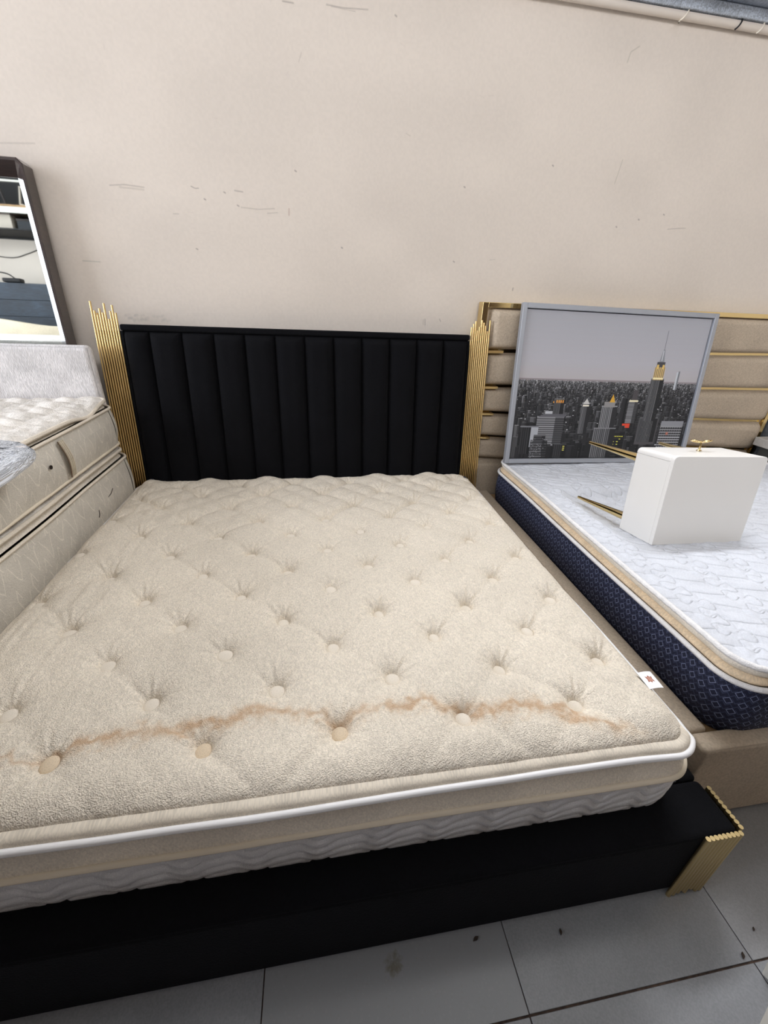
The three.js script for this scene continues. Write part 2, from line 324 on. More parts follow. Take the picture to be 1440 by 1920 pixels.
// ---------------------------------------------------------------- cream button-tufted mattress on the black bed
const CM = { x0: -0.972, x1: 0.868, z0: 0.226, z1: 1.978, r: 0.075 };
const tufts = [];
for (let k = 0; k < 12; k++) for (let i = -4; i <= 4; i++) {
  const x = 0.002 + 0.3055 * (i + (k % 2 ? 0.5 : 0)), z = 1.841 - 0.1368 * k;
  if (x > CM.x0 + 0.045 && x < CM.x1 - 0.07) tufts.push([x + 0.006 * (hash(i, k, 5) - 0.5), z + 0.006 * (hash(i, k, 6) - 0.5), 0.75 + 0.5 * hash(i, k, 7)]);
}
function creamHeight(x, z) {
  let h = 0.551 + 0.03 * sst(-0.5, -0.92, x) * sst(0.5, 0.9, z) * sst(1.95, 1.5, z) - 0.012 * Math.exp(-((x + 0.1) ** 2) / 0.3 - ((z - 0.75) ** 2) / 0.12) + 0.012 * (vn(x * 3.3 + 9, z * 3.3 + 9, 11) - 0.5);
  const a = (x - 0.002) / 0.3055 + (z - 1.841) / 0.2736, b = (x - 0.002) / 0.3055 - (z - 1.841) / 0.2736;
  const da = Math.abs(a - Math.round(a)), db = Math.abs(b - Math.round(b));
  const ka = hash(Math.round(a) + 40, Math.floor(b) + 40, 8), kb = hash(Math.floor(a) + 40, Math.round(b) + 40, 9);
  const puff = 0.42 + 1.1 * sst(0.98, 0.55, z) + 0.3 * sst(0.25, 0.75, x);
  h -= 0.013 * puff * (Math.max(0, ka - 0.25) * Math.exp(-((da / 0.07) ** 2)) + Math.max(0, kb - 0.25) * Math.exp(-((db / 0.07) ** 2)));
  h += 0.007 * puff * Math.sin(Math.PI * Math.min(1, da * 2)) * Math.sin(Math.PI * Math.min(1, db * 2));
  for (const [tx, tz, k] of tufts) {
    const dx = x - tx, dz = z - tz; if (Math.abs(dx) > 0.16 || Math.abs(dz) > 0.16) continue;
    const d = Math.hypot(dx, dz), e = Math.max(0, d - 0.016);
    h -= k * (0.012 * Math.exp(-e / 0.005) + 0.013 * Math.exp(-e / 0.02) + 0.011 * Math.exp(-e / 0.055));
    const an = Math.atan2(dz, dx);
    if (d > 0.014) h += k * 0.0026 * Math.exp(-((d - 0.042) ** 2) / 0.0009) * (Math.sin(an * 11 + tx * 40) * 0.6 + Math.sin(an * 19 + tz * 60) * 0.5) * (0.45 + 1.0 * sst(0.3, -0.9, dz / d));
  }
  h -= 0.009 * Math.cos(2 * Math.PI * (x - 0.155) / 0.3055) * sst(0.42, 0.26, z);
  h += 0.0016 * (vn(x * 40, z * 26, 12) - 0.5) + 0.004 * sst(-0.45, -0.75, x) * (vn(x * 70, z * 7, 14) - 0.5);
  return h;
}
const STAIN = [[-0.99, 1.86], [-0.704, 1.84], [-0.646, 1.837], [-0.608, 1.841], [-0.562, 1.818], [-0.512, 1.81], [-0.457, 1.811], [-0.414, 1.803], [-0.354, 1.815], [-0.304, 1.804], [-0.252, 1.797], [-0.193, 1.784], [-0.13, 1.799], [-0.054, 1.805], [0.008, 1.831], [0.073, 1.821], [0.115, 1.801], [0.166, 1.815], [0.223, 1.807], [0.27, 1.836], [0.307, 1.848], [0.343, 1.86], [0.417, 1.85], [0.487, 1.853], [0.534, 1.872], [0.594, 1.892], [0.658, 1.925], [0.735, 1.955], [0.9, 1.99]];
function stainAt(x, z) {
  if (z < 1.68) return 0;
  let i = 0; while (i < STAIN.length - 2 && STAIN[i + 1][0] < x) i++;
  const t = clamp((x - STAIN[i][0]) / (STAIN[i + 1][0] - STAIN[i][0]), 0, 1), zs = lerp(STAIN[i][1], STAIN[i + 1][1], t);
  const d = z - zs + 0.026 * (vn(x * 60, z * 60, 31) - 0.5) + 0.026 * (vn(x * 22, z * 22, 32) - 0.5);
  const thin = x < -0.6 ? 0.55 : 1;
  const along = 0.5 + 0.5 * vn(x * 11, 3, 33);
  return clamp((0.95 * Math.exp(-((d / (0.012 * thin)) ** 2)) * (0.55 + 0.45 * vn(x * 70, z * 70, 35)) + 0.75 * Math.exp(-(((d - 0.008) / (0.026 * thin)) ** 2)) * vn(x * 120, z * 120, 34)) * along * sst(0.8, 0.6, x), 0, 1);
}
{
  const bed = thing('mattress', 'cream button-tufted pillow-top mattress with brown stain line, on the black bed', 'mattress', [0, 0, 0]);
  const N = 1800, sx = CM.x1 - CM.x0, sz = CM.z1 - CM.z0, base = [228, 217, 199];
  const map = dataTex(N, N, (i, j) => {
    const x = CM.x0 + (i + 0.5) / N * sx, z = CM.z1 - (j + 0.5) / N * sz;
    const weave = (vn(x * 420, z * 250, 41) - 0.5) * 0.13 + (vn(x * 110, z * 110, 42) - 0.5) * 0.025 + (vn(x * 5, z * 5, 43) - 0.5) * 0.05;
    const fleck = hash(i >> 1, j >> 1, 44) > 0.9992 ? 0.12 : 0;
    const k = 1 + weave + fleck, s = stainAt(x, z);
    return [lerp(base[0] * k, 186, s * 0.64), lerp(base[1] * k, 146, s * 0.64), lerp(base[2] * k, 108, s * 0.64)];
  });
  const bump = reliefTex(0.12, 60, 1, 1.4, 51); bump.repeat.set(sx / 0.14, sz / 0.14);
  const top = std({ map, bumpMap: bump, bumpScale: 0.0022, roughness: 0.95 });
  const p = roundPath(CM.x0, CM.x1, CM.z0, CM.z1, CM.r, 0.006);
  const wob = (s, q) => [(q ? -0.013 * sst(0.8, 1, q.nx) : 0) + 0.003 * Math.sin(s * 5.1) + 0.004 * (vn(s * 6, 1, 61) - 0.5), 0.005 * (vn(s * 3.2, 4, 62) - 0.5)];
  part('quilted_top', topSheet(CM.x0 + 0.018, CM.x1 - 0.018, CM.z0 + 0.018, CM.z1 - 0.018, CM.r - 0.015, 0.0046, (x, z, d) => {
    const R = 0.085, t = clamp(d / R, 0, 1), f = Math.pow(1 - Math.pow(1 - t, 2.1), 0.62);
    return lerp(0.52, creamHeight(x, z), f) + 0.003 * (1 - t) * (vn(x * 60, z * 60, 63) - 0.5);
  }), top, bed);
  part('gusset_roll', ringSweep(p, 8, (s, t, q) => { const w = wob(s, q), pk = 0.006 * Math.max(0, Math.sin(s * 2.9) - 0.965) * 5; const a = t * Math.PI; return [w[0] - 0.026 + 0.029 * (1 - t) + 0.006 * Math.sin(a) - pk, 0.503 + w[1] + 0.019 * t + 0.006 * Math.sin(a) - pk * 0.6]; }), std({ map: mottled(0xdbd0be, 0.1, 0.12, 70, 6), roughness: 0.9 }), bed);
  part('white_piping', ringPipe(p, 0.006, 0.503, 0.0076, wob), M.whiteSatin, bed, 'white satin piping');
  part('pillow_band', ringSweep(p, 10, (s, t, q) => { const w = wob(s, q); return [w[0] * (1 - t) + lerp(-0.002, 0.014, t) - 0.004 * Math.sin(Math.PI * t) + 0.003 * (vn(s * 14, t * 2, 64) - 0.5), lerp(0.498, 0.432, t) + w[1] * (1 - t)]; }), M.bandCloth, bed);
  part('tan_piping', ringPipe(p, 0.016, 0.428, 0.0068, (s) => [0.003 * (vn(s * 5, 9, 65) - 0.5), 0.004 * (vn(s * 3, 7, 66) - 0.5)]), M.tanPiping, bed);
  part('quilted_border', ringSweep(p, 26, (s, t) => {
    const y = lerp(0.424, 0.284, t), ph = s * 46;
    let rel = 0;
    for (let q = -1; q < 6; q++) { const yc = 0.262 + q * 0.036 + 0.016 * Math.sin(ph) + 0.006 * Math.sin(2 * ph + 0.9); rel += Math.exp(-(((y - yc) / 0.0055) ** 2)); }
    return [lerp(0.010, 0.003, t) + 0.006 * Math.pow(Math.sin(Math.PI * clamp(t * 0.85 + 0.08, 0, 1)), 0.5) - 0.0055 * Math.min(1, rel) - 0.004 * Math.pow(t, 6), y];
  }), std({ map: mottled(0xdedcdb, 0.07, 0.2, 150, 8), bumpMap: reliefTex(0.2, 120), bumpScale: 0.0006, roughness: 0.9 }), bed);
  part('underside', ringSweep(p, 1, (s, t, q) => [lerp(-0.008, -0.9, t), 0.2845]), M.whiteCloth, bed);
  const bg = new THREE.SphereGeometry(0.0205, 20, 12); bg.scale(1, 0.34, 1);
  const clean = std({ map: mottled(0xe0d6c6, 0.08, 0.1, 70, 5), roughness: 0.95 }), soiled = std({ map: mottled(0xd6c3a8, 0.12, 0.1, 70, 5), roughness: 0.95 });
  tufts.forEach(([x, z], i) => {
    const m = part('tuft_button', bg, z > 1.8 && x < 0.2 ? soiled : clean, bed);
    m.position.set(x, creamHeight(x, z) + 0.0065, z); m.rotation.set(0.06, 0, 0.05 * Math.sin(i * 3)); m.scale.set(1 + 0.1 * Math.sin(i * 5), 1, 1);
  });
  // sewn labels
  const lab = canvasTex(256, 320, (c, w, h) => {
    c.fillStyle = '#f6f6f6'; c.fillRect(0, 0, w, h);
    c.save(); c.translate(128, 150); c.fillStyle = '#9c5a44'; c.beginPath(); [[-96, -70], [-40, -48], [0, -84], [40, -48], [96, -60], [74, 0], [96, 62], [36, 44], [0, 80], [-40, 48], [-96, 64], [-76, 0]].forEach(([x, y], i) => (i ? c.lineTo(x * 0.62, y * 0.86) : c.moveTo(x * 0.62, y * 0.86))); c.closePath(); c.fill();
    c.strokeStyle = '#e8c3b0'; c.lineWidth = 5; for (let k = -2; k <= 2; k++) { c.beginPath(); c.moveTo(-34, k * 15); c.quadraticCurveTo(-10 + 6 * k, k * 15 - 12, 8, k * 15 + 3); c.quadraticCurveTo(20, k * 15 + 10, 36, k * 15 - 4); c.stroke(); }
    c.restore();
  });
  const tg = gridGeo(8, 8, (u, v) => { const x = lerp(0.826, 0.868, u), z = lerp(1.834, 1.782, v); return [x, creamHeight(x, z) * 0 + 0.5415 + 0.006 * Math.sin(Math.PI * (0.2 + 0.6 * (1 - u))) + 0.003 * v, z, u, v]; });
  const tagm = part('brand_tag', tg, std({ map: lab, roughness: 0.7 }), bed, 'small white sewn tag with reddish brown emblem');
  const tb = tg.clone(); tb.translate(0, -0.0012, 0); part('tag_backing', tb, M.whiteCloth, tagm);
  const navy = std({ color: 0x2b3142, roughness: 0.8 });
  for (const [x, z, w] of [[-0.905, 0.278, 0.03], [0.83, 0.33, 0.026]]) part('corner_tag', gridGeo(6, 4, (u, v) => { const X = x + w * (u - 0.5), Z = z + 0.022 * (0.5 - v), dd = edgeDist(X, Z, CM.x0 + 0.018, CM.x1 - 0.018, CM.z0 + 0.018, CM.z1 - 0.018, 0.06), t = clamp(dd / 0.085, 0, 1); return [X, lerp(0.52, creamHeight(X, Z), Math.pow(1 - Math.pow(1 - t, 2.1), 0.62)) + 0.003, Z]; }), navy, bed, 'tiny navy corner tag');
}

// ---------------------------------------------------------------- tan bed with gold trim
{
  const bed = thing('panelled_bed', 'tan velvet bed with horizontal padded headboard panels and gold trim', 'bed', [0, 0, 0]);
  part('headboard_frame', rbox(0.93, 3.055, 0.02, 1.44, 0.012, 0.05, 0.004), M.tanVelvet, bed);
  part('gold_side_trim', rbox(0.897, 0.929, 0.3, 1.463, 0.012, 0.078, 0.002), M.goldPolish, bed);
  part('gold_side_trim', rbox(3.05, 3.075, 0.3, 1.463, 0.012, 0.078, 0.002), M.goldPolish, bed);
  part('gold_top_trim', rbox(0.9295, 3.0495, 1.438, 1.463, 0.012, 0.078, 0.002), M.goldPolish, bed);
  const rows = [[1.434, 1.221, 1.434, 1.240], [1.205, 1.024, 1.229, 1.021], [1.009, 0.868, 1.011, 0.803], [0.855, 0.722, 0.794, 0.597], [0.710, 0.578, 0.588, 0.45], [0.57, 0.2, 0.44, 0.2]];
  rows.forEach(([a1, a0, b1, b0], k) => {
    const m = part('padded_panel', pad(0.948, 3.038, a0, a1, 0.058, 0.5, 90, 18, { y0b: b0, y1b: b1, edge: 0.035, extra: (x, y) => 0.006 * (vn(x * 5 + k, y * 5, 71) - 0.5) }), M.tanVelvet, bed);
    m.position.z = 0.049;
    if (k < 4) {
      const n = rows[k + 1], st = (x0, x1, z0, z1, ex) => { const L = (x, a, b) => lerp(a, b, (x - 0.948) / 2.09); const g = box(x0, x1, 0, 1, z0, z1), p = g.attributes.position; for (let i = 0; i < p.count; i++) { const x = p.getX(i); p.setY(i, p.getY(i) > 0.5 ? L(x, a0, b0) + ex : L(x, n[0], n[2]) - ex); } g.computeVertexNormals(); return g; };
      part('gold_strip', st(0.948, 3.038, 0.0505, 0.054, 0.004), M.goldPolish, bed);
      part('gold_strip_end', st(0.93, 1.04, 0.0715, 0.112, -0.001), M.gold, bed);
    }
  });
  part('side_rail', rbox(1.006, 1.076, 0.012, 0.362, 0.115, 1.85, 0.014, 3), M.tanVelvet, bed);
  part('side_rail', rbox(2.9, 2.96, 0.012, 0.362, 0.115, 1.85, 0.014, 3), M.tanVelvet, bed);
  part('foot_rail', rbox(1.006, 2.96, 0.012, 0.362, 1.851, 1.912, 0.016, 3), M.tanVelvet, bed);
  part('mattress_platform', box(1.077, 2.899, 0.25, 0.33, 0.12, 1.85), M.plywood, bed);
  for (const [x, z] of [[1.2, 0.3], [2.7, 0.3], [1.2, 1.7], [2.7, 1.7]]) part('leg', box(x - 0.03, x + 0.03, 0, 0.25, z - 0.03, z + 0.03), M.black, bed);
}
// quilting curves: rows of long shallow arcs ending in S-shaped hooks, as a tile of line distances
function quiltTile(N, size, hookR, rowGap, jit) {
  const segs = [], cols = 2, rows = Math.round(size / rowGap);
  const pushCurve = (pts) => { for (let i = 0; i + 1 < pts.length; i++) segs.push([...pts[i], ...pts[i + 1]]); };
  for (let c = 0; c < cols; c++) for (let r = 0; r < rows; r++) {
    const x0 = (c + 0.5 + (r % 2 ? 0.12 : 0)) * size / cols, z0 = (r + 0.5) * size / rows, pts = [];
    for (let k = 0; k <= 30; k++) {                       // S hook along the column
      const t = k / 30 * 2 * Math.PI;
      pts.push([x0 + hookR * Math.sin(t) * 1.35, z0 + (k / 30 - 0.5) * size / rows * 0.98 - hookR * 0.62 * Math.sin(2 * t)]);
    }
    pushCurve(pts);
    const q = []; const w = size / cols;
    for (let k = 0; k <= 14; k++) { const t = k / 14; q.push([x0 + hookR * 1.2 + t * (w - hookR * 2.4), z0 - size / rows * 0.26 + jit * Math.sin(Math.PI * t) + t * size / rows * 0.5]); }
    pushCurve(q);
  }
  const D = new Float32Array(N * N).fill(9), px = size / N, reach = 0.03;
  for (const [ax, az, bx, bz] of segs) {
    const i0 = Math.floor((Math.min(ax, bx) - reach) / px), i1 = Math.ceil((Math.max(ax, bx) + reach) / px), j0 = Math.floor((Math.min(az, bz) - reach) / px), j1 = Math.ceil((Math.max(az, bz) + reach) / px);
    const dx = bx - ax, dz = bz - az, l2 = dx * dx + dz * dz + 1e-12;
    for (let j = j0; j <= j1; j++) for (let i = i0; i <= i1; i++) {
      const X = i * px, Z = j * px, t = clamp(((X - ax) * dx + (Z - az) * dz) / l2, 0, 1), d = Math.hypot(X - ax - t * dx, Z - az - t * dz);
      const k = (((j % N) + N) % N) * N + (((i % N) + N) % N); if (d < D[k]) D[k] = d;
    }
  }
  const at = (x, z) => { const i = ((Math.floor(x / px) % N) + N) % N, j = ((Math.floor(z / px) % N) + N) % N; return D[j * N + i]; };
  return at;
}
const quiltA = quiltTile(320, 0.36, 0.026, 0.072, 0.006);
// ---------------------------------------------------------------- white mattress with navy border
{
  const X0 = 1.084, X1 = 2.88, Z0 = 0.16, Z1 = 1.866, R = 0.1;
  const mt = thing('mattress', 'white quilted mattress with navy diamond-patterned border on the tan bed', 'mattress', [0, 0, 0]);
  const p = roundPath(X0, X1, Z0, Z1, R, 0.012);
  const N = 512, tile = 0.128;
  const nav = dataTex(N, N, (i, j) => {                   // woven border: small diamonds on a dashed zigzag ground
    const u = i / N * 4, v = j / N * 4, cu = u - Math.floor(u) - 0.5, row = Math.floor(v), cv = v - row - 0.5;
    const uu = ((u + (row % 2) * 0.5) % 1) - 0.5;
    const dia = Math.abs(Math.abs(uu) * 1.15 + Math.abs(cv) - 0.36);
    const zig = Math.abs(((v * 2 + Math.abs(((u * 2) % 1) - 0.5) * 1.3) % 1) - 0.5);
    let k = dia < 0.05 ? 1 : 0; if (!k && Math.abs(uu) * 1.15 + Math.abs(cv) > 0.46 && zig < 0.1) k = 0.42;
    k *= 0.65 + 0.5 * vn(i / 3, j / 3, 81); const g = 0.8 + 0.4 * vn(i / 2, j / 2, 82);
    return [lerp(19 * g, 124, k), lerp(24 * g, 132, k), lerp(50 * g, 158, k)];
  }, true, tile);
  part('navy_border', ringSweep(p, 14, (s, t) => [0.002 + 0.008 * Math.sin(Math.PI * t) + 0.003 * (vn(s * 4, t * 3, 83) - 0.5) - 0.006 * Math.pow(t, 5), lerp(0.53, 0.335, t)]), std({ map: nav, bumpMap: reliefTex(0.12, 80), bumpScale: 0.0008, roughness: 0.8 }), mt);
  const wob = (s) => [0.008 * (vn(s * 2.6, 3, 84) - 0.5), 0.008 * (vn(s * 2.2, 5, 85) - 0.5)];
  part('lower_piping', ringPipe(p, 0.007, 0.533, 0.0085, wob), M.whiteCloth, mt, 'white woven piping');
  part('lower_band', ringSweep(p, 8, (s, t) => { const w = wob(s); return [w[0] - 0.004 - 0.012 * t + 0.008 * Math.sin(Math.PI * t), 0.537 + w[1] + 0.024 * t]; }), M.peach, mt);
  part('upper_band', ringSweep(p, 10, (s, t) => { const w = wob(s + 0.1); return [w[0] * 0.7 - 0.016 + 0.013 * Math.sin(Math.PI * Math.min(1, t * 0.75 + 0.05)), 0.5605 + w[1] + 0.03 * t + 0.002 * Math.sin(s * 55) * Math.sin(Math.PI * t)]; }), M.bandCloth, mt);
  part('upper_piping', ringPipe(p, -0.006, 0.594, 0.0092, (s) => { const w = wob(s + 0.1); return [w[0] * 0.7 + 0.0012 * Math.sin(s * 330), w[1]]; }), M.whiteCloth, mt, 'white rope-like piping');
  const bump = dataTex(512, 512, (i, j) => { const q = quiltA(i / 512 * 0.36, -j / 512 * 0.36), v = 235 - 200 * Math.exp(-q / 0.0035) - 14 * Math.exp(-q / 0.014) + 8 * (vn(i / 2, j / 2, 87) - 0.5); return [v, v, v]; }, false, 0.36);
  bump.repeat.set((X1 - X0 - 0.016) / 0.36, (Z1 - Z0 - 0.016) / 0.36);
  part('quilted_top', topSheet(X0 + 0.008, X1 - 0.008, Z0 + 0.008, Z1 - 0.008, R - 0.006, 0.0052, (x, z, d) => {
    const t = clamp(d / 0.05, 0, 1), f = Math.sqrt(1 - (1 - t) ** 2), q = quiltA(x, z), press = sst(0.09, 0, Math.hypot(Math.max(0, Math.abs(x - 1.54) - 0.24), Math.max(0, Math.abs(z - 0.96) - 0.25)));
    return lerp(0.588, lerp(0.592, Math.max(0.545, 0.577 - 0.13 * Math.max(0, 1.202 - z)), press) - 0.003 * Math.exp(-q / 0.006) + 0.003 * sst(0, 0.035, q), f) + 0.004 * (vn(x * 4, z * 4, 86) - 0.5) * f;
  }), std({ map: mottled(0xd3d5da, 0.05, 0.2, 120, 8), bumpMap: bump, bumpScale: 0.0045, roughness: 0.9 }), mt);
}

// ---------------------------------------------------------------- framed city print leaning on the tan headboard
{
  const W = 1.222, H = 0.872;
  const print = canvasTex(1280, 920, (c, w, h) => {
    const g = c.createLinearGradient(0, 0, 0, h * 0.46); g.addColorStop(0, '#a9a9ae'); g.addColorStop(0.7, '#b3b1b6'); g.addColorStop(1, '#b5afaf');
    c.fillStyle = g; c.fillRect(0, 0, w, h);
    c.fillStyle = '#8f8688'; c.fillRect(0, h * 0.435, w, h * 0.02); c.fillStyle = '#7d7577'; c.fillRect(0, h * 0.447, w, h * 0.02);
    c.fillStyle = '#2a292c'; c.fillRect(0, h * 0.46, w, h * 0.54);
    const grey = (v, b = 2) => `rgb(${v | 0},${v | 0},${(v + b) | 0})`;
    const tower = (x, y, bw, bh, v, kind = 0) => {       // one building of the print: lit face, shaded side, rows of windows
      c.fillStyle = grey(v); c.fillRect(x, y, bw, bh); c.fillStyle = grey(v * 0.55); c.fillRect(x + bw * 0.68, y, bw * 0.32, bh);
      c.fillStyle = grey(v * 1.3); c.fillRect(x, y, bw, Math.max(1, bh * 0.02));
      if (bw > 7) { c.fillStyle = grey(v * 0.45); const st = Math.max(3, bw / 7); if (kind) for (let yy = y + 3; yy < y + bh; yy += st) c.fillRect(x + 1, yy, bw - 2, st * 0.45); else for (let xx = x + 2; xx < x + bw; xx += st) c.fillRect(xx, y + 3, st * 0.4, bh); }
      if (rnd() < 0.25) { c.fillStyle = rnd() < 0.6 ? '#e8d9a8' : '#d7d5d0'; for (let k = 0; k < 3; k++) c.fillRect(x + rnd() * bw, y + rnd() * Math.min(bh, 60), 1.6, 1.6); }
    };
    for (let row = 0; row < 40; row++) {
      const t = row / 39, y = h * (0.455 + 0.52 * t * t), size = 7 + 58 * t * t, n = Math.round(w / (size * 0.62));
      for (let k = 0; k < n; k++) tower(rnd() * w, y - size * (0.2 + rnd() * 1.2), size * (0.35 + 0.7 * rnd()), size * (2 + 2.5 * rnd()) + 6, lerp(185, 70, Math.pow(t, 0.4)) * (0.25 + 1.15 * rnd() * rnd() + 0.3 * rnd()), rnd() < 0.4 ? 1 : 0);
      for (let k = 0; k < 26 * (1 - t); k++) { c.fillStyle = grey(150 + 70 * rnd()); c.fillRect(rnd() * w, y - size * rnd(), 2 + size * 0.18, 1.5 + size * 0.1); }
    }
    const U = (u) => u * w, V = (v) => v * h;
    const slab = (u0, u1, v0, v1, v, kind, n, side = 0.35) => {
      c.fillStyle = grey(v * 0.5); c.fillRect(U(u0), V(v0), U(u1 - u0), V(v1 - v0));
      const sx = lerp(u1, u0, side);
      c.fillStyle = grey(v * 0.3); c.fillRect(U(sx), V(v0), U(u1 - sx), V(v1 - v0));
      for (let k = 0; k < n; k++) { c.fillStyle = grey(v * (0.85 + 0.3 * rnd())); if (kind === 'v') c.fillRect(U(lerp(u0, sx, (k + 0.2) / n)), V(v0), U((sx - u0) / n * 0.5), V(v1 - v0)); else { c.fillRect(U(u0), V(lerp(v0, v1, (k + 0.2) / n)), U(sx - u0), V((v1 - v0) / n * 0.45)); c.fillStyle = grey(v * 0.55); c.fillRect(U(sx), V(lerp(v0, v1, (k + 0.2) / n)), U(u1 - sx), V((v1 - v0) / n * 0.45)); } }
      c.fillStyle = grey(v * 1.15); c.fillRect(U(u0), V(v0 - 0.006), U(u1 - u0), V(0.008));
    };
    slab(0.205, 0.262, 0.575, 0.72, 90, 'v', 5); c.fillStyle = '#f0a23c'; for (let k = 0; k < 4; k++) c.fillRect(U(0.218 + 0.011 * k), V(0.58), U(0.006), V(0.02)); c.fillRect(U(0.2), V(0.59), U(0.006), V(0.01));
    slab(0.36, 0.41, 0.6, 0.82, 110, 'v', 5); c.fillStyle = '#c9c6c2'; c.beginPath(); c.moveTo(U(0.366), V(0.605)); c.lineTo(U(0.385), V(0.565)); c.lineTo(U(0.404), V(0.605)); c.fill(); c.fillStyle = '#e9e2cf'; c.fillRect(U(0.367), V(0.61), U(0.035), V(0.012));
    slab(0.585, 0.618, 0.56, 0.76, 46, 'v', 3);
    slab(0.625, 0.68, 0.58, 0.74, 150, 'h', 16); c.fillStyle = '#e6dcb8'; c.fillRect(U(0.628), V(0.57), U(0.05), V(0.014)); c.fillStyle = '#4a4648'; c.fillRect(U(0.64), V(0.5), U(0.03), V(0.07));
    c.fillStyle = '#d9462c'; c.fillRect(U(0.612), V(0.742), U(0.045), V(0.016)); c.fillRect(U(0.632), V(0.756), U(0.025), V(0.018));
    slab(0.555, 0.64, 0.8, 1, 44, 'h', 9); c.fillStyle = '#d8d24a'; for (let k = 0; k < 22; k++) if (rnd() < 0.8) c.fillRect(U(0.562 + 0.012 * (k % 6)), V(0.835 + 0.02 * Math.floor(k / 6)), U(0.009), V(0.007));
    // broad striped tower with a gilded pyramid
    slab(0.475, 0.565, 0.62, 1, 132, 'v', 7, 0.28); slab(0.452, 0.58, 0.78, 1, 112, 'v', 9, 0.25); c.fillStyle = '#8d8a88'; c.fillRect(U(0.487), V(0.585), U(0.062), V(0.04)); c.fillStyle = '#d9a63a'; c.beginPath(); c.moveTo(U(0.53), V(0.53)); c.lineTo(U(0.515), V(0.59)); c.lineTo(U(0.546), V(0.59)); c.fill();
    // tallest tower: stepped shaft, lit crown, mast
    c.fillStyle = '#4d4a4c'; c.fillRect(U(0.705), V(0.7), U(0.12), V(0.2)); slab(0.71, 0.818, 0.7, 0.88, 92, 'v', 10, 0.22);
    slab(0.727, 0.802, 0.42, 0.72, 104, 'v', 8, 0.3); for (let k = 0; k < 70; k++) { c.fillStyle = 'rgba(230,214,170,0.55)'; c.fillRect(U(0.73 + 0.07 * rnd()), V(0.44 + 0.4 * rnd()), 1.6, 2.4); }
    c.fillStyle = '#d9b978'; c.fillRect(U(0.735), V(0.335), U(0.06), V(0.09)); c.fillStyle = '#6d6354'; for (let k = 0; k < 6; k++) c.fillRect(U(0.738 + 0.01 * k), V(0.335), U(0.004), V(0.09)); c.fillStyle = '#f4e6b4'; c.fillRect(U(0.736), V(0.408), U(0.058), V(0.012));
    c.fillStyle = '#4a484b'; c.fillRect(U(0.742), V(0.3), U(0.047), V(0.035)); c.fillStyle = '#e0bd6c'; c.fillRect(U(0.744), V(0.318), U(0.012), V(0.03)); c.fillRect(U(0.776), V(0.318), U(0.012), V(0.03));
    c.fillStyle = '#8e9094'; c.beginPath(); c.moveTo(U(0.752), V(0.3)); c.lineTo(U(0.762), V(0.215)); c.lineTo(U(0.772), V(0.215)); c.lineTo(U(0.781), V(0.3)); c.fill(); c.fillStyle = '#cfd2d6'; c.fillRect(U(0.763), V(0.222), U(0.004), V(0.07));
    c.fillStyle = '#77787c'; c.fillRect(U(0.7655), V(0.09), U(0.003), V(0.13));
    c.fillStyle = '#c3c7cb'; c.fillRect(U(0.868), V(0.365), U(0.012), V(0.125)); c.fillStyle = '#77797d'; c.fillRect(U(0.878), V(0.36), U(0.009), V(0.13));
    slab(0.845, 0.98, 0.76, 0.93, 170, 'h', 9, 0.02); c.fillStyle = '#8b8c90'; c.fillRect(U(0.845), V(0.72), U(0.135), V(0.04)); c.fillStyle = '#2a2a2c'; for (let k = 0; k < 9; k++) for (let q = 0; q < 8; q++) c.fillRect(U(0.85 + 0.0145 * k), V(0.768 + 0.02 * q), U(0.011), V(0.01)); c.fillStyle = '#b06a58'; c.fillRect(U(0.886), V(0.805), U(0.014), V(0.02));
    slab(0.125, 0.275, 0.7, 0.9, 150, 'h', 13, 0.33); c.fillStyle = '#5c5b60'; c.beginPath(); c.moveTo(U(0.125), V(0.7)); c.lineTo(U(0.16), V(0.678)); c.lineTo(U(0.29), V(0.678)); c.lineTo(U(0.275), V(0.7)); c.fill(); c.fillStyle = '#b9babd'; c.fillRect(U(0.165), V(0.658), U(0.04), V(0.02));
    slab(0.045, 0.14, 0.775, 0.97, 54, 'v', 4, 0.5); c.fillStyle = '#a9abb0'; c.fillRect(U(0.1), V(0.77), U(0.04), V(0.15)); c.fillStyle = '#77787c'; c.fillRect(U(0.04), V(0.765), U(0.1), V(0.01));
    slab(0.105, 0.2, 0.87, 1, 100, 'h', 7, 0.3); slab(0.12, 0.185, 0.835, 0.88, 84, 'h', 3, 0.3); for (let k = 0; k < 40; k++) { c.fillStyle = grey(150 + 60 * rnd()); c.fillRect(U(0.105 + 0.09 * rnd()), V(0.85 + 0.15 * rnd()), 3, 5); }
    slab(0.24, 0.31, 0.9, 1, 60, 'v', 4); c.fillStyle = '#e3dc6a'; for (let k = 0; k < 6; k++) c.fillRect(U(0.29 + 0.006 * (k % 2)), V(0.91 + 0.014 * Math.floor(k / 2)), U(0.005), V(0.008));
  });
  const t = thing('framed_picture', 'large grey-framed city skyline print leaning on the tan headboard', 'picture', [1.082, 0.604, 0.262]);
  t.rotation.order = 'ZYX'; t.rotation.set(-Math.atan2(0.128, 0.86), 0, -0.012);
  const fw = 0.026, fd = 0.03;
  part('frame_bar', rbox(0, fw, 0, H, -0.008, fd - 0.008, 0.003), M.silver, t);
  part('frame_bar', rbox(W - fw, W, 0, H, -0.008, fd - 0.008, 0.003), M.silver, t);
  part('frame_bar', rbox(fw, W - fw, 0, fw, -0.008, fd - 0.008, 0.003), M.silver, t);
  part('frame_bar', rbox(fw, W - fw, H - fw, H, -0.008, fd - 0.008, 0.003), M.silver, t);
  const pg = new THREE.BoxGeometry(W - 2 * fw - 0.008, H - 2 * fw - 0.008, 0.01); pg.translate(W / 2, H / 2, 0.004);
